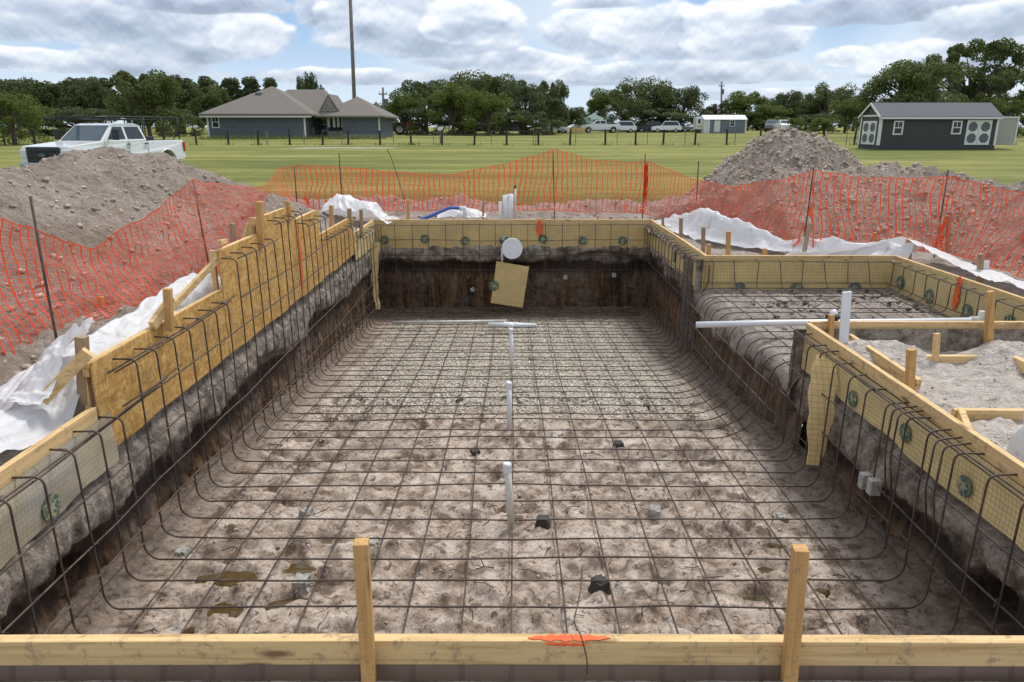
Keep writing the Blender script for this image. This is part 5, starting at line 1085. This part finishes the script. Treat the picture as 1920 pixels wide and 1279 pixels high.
# white roofed grey shed far away
D = 120.; zb = ZA(248,D); a, b = XA(1331,D), XA(1397,D)
s2 = thing('small_shed', 'small grey shed with bright white roof and white door in the distance', 'shed', ((a+b)/2,D+1,zb)); build('wall', MB().box((a,D,zb-.2),(b,D+3,ZA(224,D))), plain('grey_metal_wall',(.16,.19,.22),.6), s2, world=True)
build('roof', MB().prism([(D-.2,ZA(224,D)),(D+3.2,ZA(224,D)),(D+1.5,ZA(215.5,D))],'x',a-1.0,b+.25), M['white_metal'], s2, world=True)
build('end_wall', MB().box((a-.9,D+.01,zb-.2),(a-.002,D+3,ZA(224,D)-.02)), M['trim'], s2, world=True); build('door', MB().box((XA(1339,D),D-.06,zb),(XA(1350,D),D-.002,ZA(226,D))), M['trim'], s2, world=True); build('corner_post', MB().box((b-.02,D-.06,zb),(b+.2,D+.1,ZA(224,D)-.01)), M['trim'], s2, world=True); window(s2, XA(1372.5,D), D-.002, ZA(237,D), .85, .95)
# green roofed house
D = 140.; zb = float(lawn_z(D)); g = thing('green_roof_house', 'cream house with a green metal hip roof behind the parked cars', 'house', (XA(1115,D),D,zb)); mb = MB(); hip(mb, XA(1077,D),XA(1156,D),D,D+9,ZA(231,D),ZA(213,D+4)); build('roof', mb, M['green_roof'], g, world=True)
build('wall', MB().box((XA(1083,D),D+.8,zb-.2),(XA(1150,D),D+8,ZA(231,D)-.1)), M['cream'], g, world=True)
for px in (1092,1118,1138): window(g, XA(px,D), D+.79, zb+.9, 1.3, 1.2)
br = thing('barn', 'open barn with pale roof behind the red machines', 'barn', (XA(733,130),130,float(lawn_z(130)))); build('roof', MB().prism([(129,ZA(234,130)),(136,ZA(234,130)),(132.5,ZA(226,132))],'x',XA(718,130),XA(740,130)), M['white_metal'], br, world=True)
mb = MB(); [mb.box((XA(px,130)-.12,129.3,.6),(XA(px,130)+.12,129.6,ZA(234,130)-.01)) for px in (720,730,738)]; build('post', mb, M['shed_dark'], br, world=True); build('back_wall', MB().box((XA(718,134),134,.6),(XA(739,134),134.2,ZA(234,134)-.01)), M['shed_dark'], br, world=True)
solo('timber_fence_panel', MB().box((XA(1072,118),118,.7),(XA(1097,118),118.08,ZA(239.5,118))), M['wood_x'], 'short new timber fence panel in front of the green roofed house', 'fence')
# poles
def pole(name, px, ptop, d, r0, r1, lb, cat, mat, px2=None, arms=False):
    z0 = float(lawn_z(d)); t = thing(name, lb, cat, (XA(px2 or px,d),d,z0)); top = Vector(PY(px,ptop,d)); build('mast', MB().tube([(XA(px2 or px,d),d,z0-.5),top],[r0,r1],12), M[mat], t, world=True, smooth=True)
    if arms:
        build('crossarm', MB().box((top.x-.55,d-.25,top.z-.9),(top.x+.55,d-.13,top.z-.75)), M[mat], t, world=True); 
        [build('insulator', MB().cyl((top.x+k,d-.19,top.z-.75),(top.x+k,d-.19,top.z-.5),.06,8), M['trim'], t, world=True) for k in (-.45,.45)]
        build('transformer', MB().cyl((top.x+.35,d-.1,top.z-2.3),(top.x+.35,d-.1,top.z-1.4),.26,12), M['shed_mid'], t, world=True)
    return t
M['pole_grey'] = plain('pole_wood',(.21,.19,.175),.9,var=.2,sc=3)
pole('tall_mast', 654.5, -60, 105, .27, .22, 'very tall plain mast rising out of the picture behind the house', 'mast', 'pole_grey', 666)
pole('utility_pole', 718, 164, 100, .20, .14, 'wooden utility pole just right of the house', 'utility pole', 'pole_grey', 719, True); pole('utility_pole', 1353, 153, 150, .22, .16, 'wooden utility pole rising behind the white roofed shed', 'utility pole', 'pole_grey', 1353, True)
# wire fence
fp = [(3,0),(60,0),(425,0),(481,0),(541,0),(603,0),(651,0),(711,0),(770,0),(828,0),(889,0),(950,0),(1010,0),(1069,0),(1136,0),(1193,0),(1245,0),(1305,0),(1365,0),(1427,0),(1487,0),(1547,0),(1605,0),(365,0),(1660,0),(1720,0),(1780,0),(1840,0),(1900,0),(120,0),(180,0),(240,0),(305,0)]
D = 62.; z0 = float(lawn_z(D)); M['post_dark'] = plain('dark_post',(.035,.033,.03),.9,var=.3); wf = thing('wire_fence', 'wire pasture fence with dark wooden posts across the lawn', 'fence', (0,D,z0)); rp = random.Random(3)
for px,_ in fp:
    x = XA(px,D); h = rp.uniform(1.12,1.28); build('post', MB().tube([(x,D,z0-.2),(x+rp.uniform(-.05,.05),D+rp.uniform(-.05,.05),z0+h)],[.085,.075],8), M['post_dark'], wf, world=True)
for px in (240+260,497,568,640,737,812,921,1000,1005,1080,1158,1215,1286,1380,1515,1590): x = XA(px,D); build('steel_post', MB().beam((x,D,z0-.1),(x,D,z0+1.15),.05,.05), M['pole_grey'], wf, world=True)
mb = MB(); 
for z in (.3,.6,.85,1.08): mb.tube([(XA(-40,D),D-.09,z0+z),(XA(1960,D),D-.09,z0+z)], .006, 4)
build('wire', mb, M['wire'], wf, world=True)
# grass tufts along fence and heaps, one mass
def tufts():
    V = []; r = np.random.default_rng(8); n = 0
    def blade(x,y,z,h):
        a = r.uniform(0,6.28); w = .02+h*.03; dx, dy = w*math.cos(a), w*math.sin(a); lx, ly = r.normal(0,h*.35,2); V.append([(x-dx,y-dy,z),(x+dx,y+dy,z),(x+lx+dx*.3,y+ly,z+h),(x+lx-dx*.3,y+ly,z+h)])
    for px,_ in fp:
        for k in range(22 if px not in (770,305) else 90): x = XA(px,D)+r.normal(0,.35); y = D+r.normal(-.2,.3); blade(x,y,float(lawn_z(y)),r.uniform(.08,.28))
    for px in range(380,720,4): 
        for k in range(12): x = XA(px,78)+r.normal(0,.4); blade(x,78+r.normal(0,.6),float(lawn_z(78)),r.uniform(.15,.5))
    for k in range(3500):
        y = 15.9+abs(r.normal(0,1.6)); x = r.uniform(-9,9); g = float(gz(np.array([x]),np.array([y]))[0]); blade(x,y,g-.01,r.uniform(.015,.045))
    for k in range(0):
        y = 16+26*r.random()**1.6; x = r.uniform(-.75,.75)*y; z = float(lawn_z(y)); blade(x,y,z-.01,r.uniform(.03,.08)*(1+y/40))
    V = np.array(V).reshape(-1,3); fast('grass_tufts', V, np.arange(len(V)).reshape(-1,4), M['grass'], 'stuff', smooth=False)
tufts()
# ================= vehicles =================
def paint(name, c, r=.25):
    t = NT(name); t.col(c); t.rough(r); t.b.inputs['Coat Weight'].default_value = .4; t.b.inputs['Coat Roughness'].default_value = .06; return t.m
M['car_white'] = paint('white_car_paint',(.78,.79,.80)); M['car_dark'] = paint('dark_car_paint',(.03,.035,.04)); M['car_grey'] = paint('grey_car_paint',(.20,.21,.23)); M['car_red'] = paint('red_machine_paint',(.50,.045,.025),.4)
M['tyre'] = plain('tyre_rubber',(.025,.025,.025),.9); M['rim'] = plain('wheel_rim',(.45,.46,.47),.35,.7); M['lamp'] = plain('lamp_glass',(.72,.74,.76),.1); M['amber'] = plain('amber_lens',(.75,.25,.05),.2); M['car_glass'] = plain('windscreen',(.07,.10,.12),.05); M['red_lens'] = plain('red_lens',(.5,.02,.02),.2)
def wheel(parent, x, y, r, w):
    s = 1 if y>0 else -1; o = build('wheel', MB().tube([(x,y-w/2,r),(x,y-w/2+.03,r),(x,y+w/2-.03,r),(x,y+w/2,r)],[r*.9,r,r,r*.9],24), M['tyre'], parent, smooth=False)
    q = build('rim', MB().cyl((x,y+s*(w/2-.01),r),(x,y+s*(w/2+.012),r),r*.6,20).cyl((x,y+s*(w/2+.012),r),(x,y+s*(w/2+.03),r),r*.2,12), M['rim'], o)
    return o
def profile_body(mb, prof, w, tuck=0):
    "side outline (x,z) extruded to width w; points above the belt lean in by tuck"
    n = len(prof); L_ = [(x, w/2-tk, z) for x,z,tk in prof]; R_ = [(x,-w/2+tk, z) for x,z,tk in prof]
    return mb.add(L_+R_, [tuple(range(n)),tuple(range(2*n-1,n-1,-1))]+[(i,n+i,n+(i+1)%n,(i+1)%n) for i in range(n)])
def pickup(label, mat, loc, rz, rack=False, detail=True, group=None):
    t = thing('pickup_truck', label, 'pickup truck', loc, rz, group); w = 2.0
    # lower body with wheel arches cut into the outline
    def arch(cx, r, n=7): return [(cx+r*math.cos(a), .50+r*math.sin(a)*.95) for a in [math.pi*k/(n-1) for k in range(n)]]
    low = [(3.08,.55),(3.10,1.0),(3.02,1.22),(1.45,1.36),(1.40,1.38),(-.85,1.40),(-.86,1.34),(-3.05,1.34),(-3.08,1.25),(-3.08,.62)]
    bot = [(-2.45,.50)]+[p for p in reversed(arch(-1.95,.50))][0:0]+list(reversed([p for p in arch(-1.95,.50)]))+[(1.4,.45)]+list(reversed([p for p in arch(1.98,.50)]))+[(2.9,.50)]
    prof = [(x,z,.05 if z>1.2 else 0) for x,z in low]+[(x,z,0) for x,z in bot]
    body = build('body', profile_body(MB(), prof, w), mat, t, bevel=.035)
    cab = [(1.42,1.36,.06),(.72,1.93,.22),(.45,1.98,.24),(-.55,1.98,.24),(-.78,1.92,.22),(-.90,1.36,.06)]
    build('cab', profile_body(MB(), cab, w), mat, t, bevel=.03)
    # glass a little proud of the leaning cab sides
    def side(x0,z0,x1,z1,x2,z2,x3,z3,s):
        ins = lambda z: w/2-.06-(z-1.36)/(1.93-1.36)*.16+.008; P = [(x0,z0),(x1,z1),(x2,z2),(x3,z3)]
        return [(x,s*ins(z),z) for x,z in P]+[(x,s*(ins(z)-.02),z) for x,z in P]
    bf = [(0,1,2,3),(7,6,5,4),(0,4,5,1),(1,5,6,2),(2,6,7,3),(3,7,4,0)]
    for s in (1,-1):
        build('side_window', MB().add(side(1.12,1.42,.22,1.42,.22,1.86,.68,1.86,s), bf), M['glass'], t); build('side_window', MB().add(side(.10,1.42,-.78,1.42,-.64,1.86,.10,1.86,s), bf), M['glass'], t)
    ws = [(1.40,.84,1.385),(1.40,-.84,1.385),(.75,-.72,1.90),(.75,.72,1.90)]; n = Vector((.60,0,.70)).normalized()*.012
    build('windscreen', MB().add([Vector(p)+n for p in ws]+[Vector(p)-n*2 for p in ws], bf), M['car_glass'], t)
    build('rear_window', MB().box((-.895,-.6,1.44),(-.86,.6,1.84)), M['glass'], t)
    for x in (1.98,-1.95):
        for y in (.86,-.86): wheel(t, x, y, .40, .28)
    if detail:
        gr = build('grille', MB().box((3.06,-.68,.66),(3.16,.68,1.20)), M['black'], t, bevel=.05); 
        gb = MB(); [gb.box((3.162,-.55,z),(3.178,.55,z+.05)) for z in (.80,1.02)]; build('grille_bar', gb, M['tyre'], gr)
        n_ = 20; el = MB().add([(3.20,.15*math.cos(2*math.pi*k/n_),.93+.06*math.sin(2*math.pi*k/n_)) for k in range(n_)]+[(3.17,.15*math.cos(2*math.pi*k/n_),.93+.06*math.sin(2*math.pi*k/n_)) for k in range(n_)],[tuple(range(n_)),tuple(range(2*n_-1,n_-1,-1))]+[(k,n_+k,n_+(k+1)%n_,(k+1)%n_) for k in range(n_)]); build('oval_badge', el, M['shed_mid'], gr)
        for s in (1,-1):
            build('headlight', MB().box((3.0,s*.70 if s>0 else -.95,.82),(3.125,s*.95 if s>0 else -.70,1.10)), M['lamp'], t, bevel=.03); build('turn_signal', MB().box((2.86,s*.965 if s>0 else -1.012,.86),(3.02,s*1.012 if s>0 else -.965,1.06)), M['amber'], t, bevel=.01)
            m = build('mirror', MB().box((1.02,s*1.12 if s>0 else -1.36,1.40),(1.14,s*1.36 if s>0 else -1.12,1.78)), M['black'], t, bevel=.03); build('mirror_arm', MB().beam((1.08,s*.95,1.46),(1.08,s*1.15,1.5),.05,.05), M['black'], m)
            for x in (.20,-.75): build('door_handle', MB().box((x-.12,s*1.0-.012,1.22),(x+.05,s*1.0+.025,1.26)), M['black'], t)
            build('tail_lamp', MB().box((-3.09,s*.86 if s>0 else -1.005,.9),(-2.98,s*1.005 if s>0 else -.86,1.25)), M['red_lens'], t)
            [build('wheel_flare', MB().tube([(cx+.52*math.cos(a),s*1.0,.50+.50*math.sin(a)) for a in [math.pi*k/10 for k in range(11)]],.03,6), mat, t, smooth=True) for cx in (1.98,-1.95)]
            sm = MB(); [sm.box((x-.006,s*1.0-.006,.55),(x+.006,s*1.0+.004,1.36)) for x in (1.38,.16,-.86)]; build('door_seam', sm, M['black'], t)
        build('bumper', MB().box((3.05,-.98,.46),(3.22,.98,.68)), M['rim'], t, bevel=.04)
        build('bed_opening', MB().box((-2.95,-.82,1.342),(-.98,.82,1.352)), M['tyre'], t); build('toolbox', MB().box((-1.45,-.84,1.353),(-.95,.84,1.50)), M['black'], t, bevel=.02)
    if rack:
        rk = MB(); z = 2.12
        for s in (.84,-.84):
            rk.tube([(2.2,s*.9,z+.02),(.9,s,z+.10),(-3.1,s,z+.10)],.028,6); rk.tube([(1.6,s,z+.02),(-3.1,s,z+.0)],.02,6)
            for x in (-1.0,-2.0,-3.0): rk.tube([(x,s,1.34),(x+.03,s,z+.10)],.026,6)
            rk.tube([(-2.6,s,1.34),(-3.0,s,1.75),(-3.0,s,z)],.02,6)
        for x in (1.5,.6,-.3,-1.2,-2.1,-3.05): rk.tube([(x,-.84,z+.10),(x,.84,z+.10)],.024,6)
        build('ladder_rack', rk, M['black'], t, smooth=True)
    return t
zt_ = float(lawn_z(25))
c = PY(204,262,29.0); pickup('white crew cab pickup with black ladder rack parked behind the left spoil heap', M['car_white'], (c[0],29.0,ZA(230.5,29.0)-2.0), R(257), True)
def car(kind, label, mat, px, d, rz, group=None, flip=False):
    z0 = ZA({1:251,2:248}[1 if d<125 else 2], d) if False else float(lawn_z(d))
    x = XA(px,d)
    if kind=='pickup': return pickup(label, mat, (x,d,z0), rz, False, False, group)
    t = thing('parked_car', label, 'car', (x,d,z0), rz, group); L_, h, top = {'sedan':(4.6,.95,1.42),'suv':(4.8,1.08,1.80),'van':(5.0,1.1,1.95)}[kind]; H2 = L_/2; w = 1.82
    prof = [(H2,.35,0),(H2,.78,.03),(H2-.25,h-.12,.04),(.95,h,.04),(-H2+.25,h,.04),(-H2,h-.1,.04),(-H2,.4,0)]
    build('body', profile_body(MB(), prof, w), mat, t, bevel=.06); xr = -H2+.2 if kind!='sedan' else -1.55
    cab = [(1.0,h-.02,.05),(.35,top,.24),(xr+.45,top,.24),(xr,h-.02,.05)]; build('cabin', profile_body(MB(), cab, w), mat, t, bevel=.05)
    for s in (1,-1):
        ins = lambda z: w/2-.05-(z-h)/(top-h)*.19+.01; P = [(.80,h+.04),(.33,top-.09),(xr+.5,top-.09),(xr+.25,h+.04)]
        build('side_window', MB().add([(x_,s*ins(z),z) for x_,z in P]+[(x_,s*(ins(z)-.02),z) for x_,z in P],[(0,1,2,3),(7,6,5,4),(0,4,5,1),(1,5,6,2),(2,6,7,3),(3,7,4,0)]), M['glass'], t)
    n = Vector((.55,0,.6)).normalized()*.012; ws = [(1.0,.78,h+.02),(1.0,-.78,h+.02),(.38,-.62,top-.05),(.38,.62,top-.05)]; build('windscreen', MB().add([Vector(p)+n for p in ws]+[Vector(p)-n for p in ws],[(0,1,2,3),(7,6,5,4),(0,4,5,1),(1,5,6,2),(2,6,7,3),(3,7,4,0)]), M['glass'], t)
    for xx in (H2*.62,-H2*.60):
        for y in (.80,-.80): wheel(t, xx, y, .33, .22)
    for s in (.62,-.62): build('headlight', MB().box((H2-.06,s-.2,.62),(H2+.02,s+.2,.76)), M['lamp'], t)
    return t
G = 'cars parked in the distance'
car('sedan','white sedan parked in front of the dark trees left of the timber panel',M['car_white'],1037,121,R(200),G); car('pickup','cream white pickup parked before the green roofed house',M['car_white'],1126,123,R(180),G)
car('suv','white square car parked right of the cream pickup',M['car_white'],1164,124,R(185),G); car('suv','dark suv parked left of the white suv in the distance',M['car_dark'],1216,128,R(190),G); car('suv','white suv with dark windows parked at the right of the dark one',M['car_white'],1249,126,R(178),G)
car('sedan','dark low car parked left of the dark suv',M['car_dark'],1200,133,R(175),G); car('sedan','dark car half hidden beyond the white suv',M['car_grey'],1268,130,R(175),G); car('pickup','white pickup seen head on above the tall heap',M['car_white'],1469,128,R(-95),G); car('pickup','grey pickup left of the head on white one',M['car_grey'],1446,134,R(-110),G)
car('sedan','dark car in the shade under the tallest trees of the middle clump',M['car_dark'],905,112,R(180),G); car('suv','grey car in the shade at the right of the middle clump',M['car_grey'],960,114,R(182),G)
# camper beside the white roofed shed
D = 121.; z0 = float(lawn_z(D)); t = thing('camper', 'white camper van half hidden by the small grey shed', 'camper', (XA(1314,D),D,z0)); build('body', MB().box((XA(1306,D),D+.2,z0+.5),(XA(1327,D),D+2.6,ZA(219,D))), M['car_white'], t, world=True, bevel=.15)
build('window', MB().box((XA(1309,D),D+.16,z0+1.5),(XA(1313,D),D+.199,z0+2.1)), M['glass'], t, world=True); build('stripe', MB().box((XA(1307,D),D+.17,z0+.9),(XA(1326,D),D+.198,z0+1.15)), M['wood_x'], t, world=True)
for px in (1310,1322): wheel(t, XA(px,D)-t.location.x, .4, .36, .25)
# red tractor and red machine
def tractor(px, d, s, lb):
    z0 = float(lawn_z(d)); t = thing('red_tractor', lb, 'tractor', (XA(px,d),d,z0), R(8)); t.scale = (s,s,s)
    build('bonnet', MB().prism([(.1,.75),(1.75,.75),(1.8,1.15),(1.5,1.35),(.1,1.42)],'y',-.35,.35), M['car_red'], t, bevel=.06); build('fender', MB().prism([(-1.3,.8),(-1.1,1.4),(-.3,1.45),(-.05,.9)],'y',-.8,-.5).prism([(-1.3,.8),(-1.1,1.4),(-.3,1.45),(-.05,.9)],'y',.5,.8), M['car_red'], t, bevel=.03)
    build('seat', MB().prism([(-.8,1.1),(-.3,1.1),(-.3,1.22),(-.65,1.22),(-.75,1.6),(-.88,1.6)],'y',-.25,.25), M['black'], t, bevel=.02)
    for x,r in ((-.7,.68),(1.35,.42)):
        for y in (.78,-.78): wheel(t,x,y*(1 if r>.5 else .85),r,.35 if r>.5 else .22)
    build('loader', MB().tube([(.2,.5,1.1),(1.6,.5,1.5),(2.4,.5,.5)],.06,6).tube([(.2,-.5,1.1),(1.6,-.5,1.5),(2.4,-.5,.5)],.06,6).prism([(2.35,.2),(2.9,.15),(2.85,.3),(2.5,.35),(2.45,.8),(2.35,.8)],'y',-.85,.85), M['car_red'], t)
    build('roll_bar', MB().tube([(-1.0,.5,1.1),(-1.05,.5,2.2),(-1.05,-.5,2.2),(-1.0,-.5,1.1)],.05,6), M['black'], t)
tractor(760,108,1.15,'red tractor with loader parked right of the utility pole'); tractor(736,112,1.0,'red tractor partly hidden beside the open barn')
z0 = float(lawn_z(66)); t = thing('mailbox', 'small white mailbox on a post beyond the wire fence', 'mailbox', (XA(825,66),66,z0)); build('post', MB().beam((XA(825,66),66,z0),(XA(825,66),66,z0+1.05),.1,.1), M['pole_grey'], t, world=True)
build('box', MB().prism([(XA(821,66),z0+1.05),(XA(829,66),z0+1.05),(XA(829,66),z0+1.25),(XA(827.5,66),z0+1.36),(XA(822.5,66),z0+1.36),(XA(821,66),z0+1.25)],'y',65.8,66.3), M['trim'], t, world=True)
for o in list(C.objects):      # working notes of the tree prototypes are not part of the scene
    for k in ('proto_w','proto_h'):
        if k in o: del o[k]
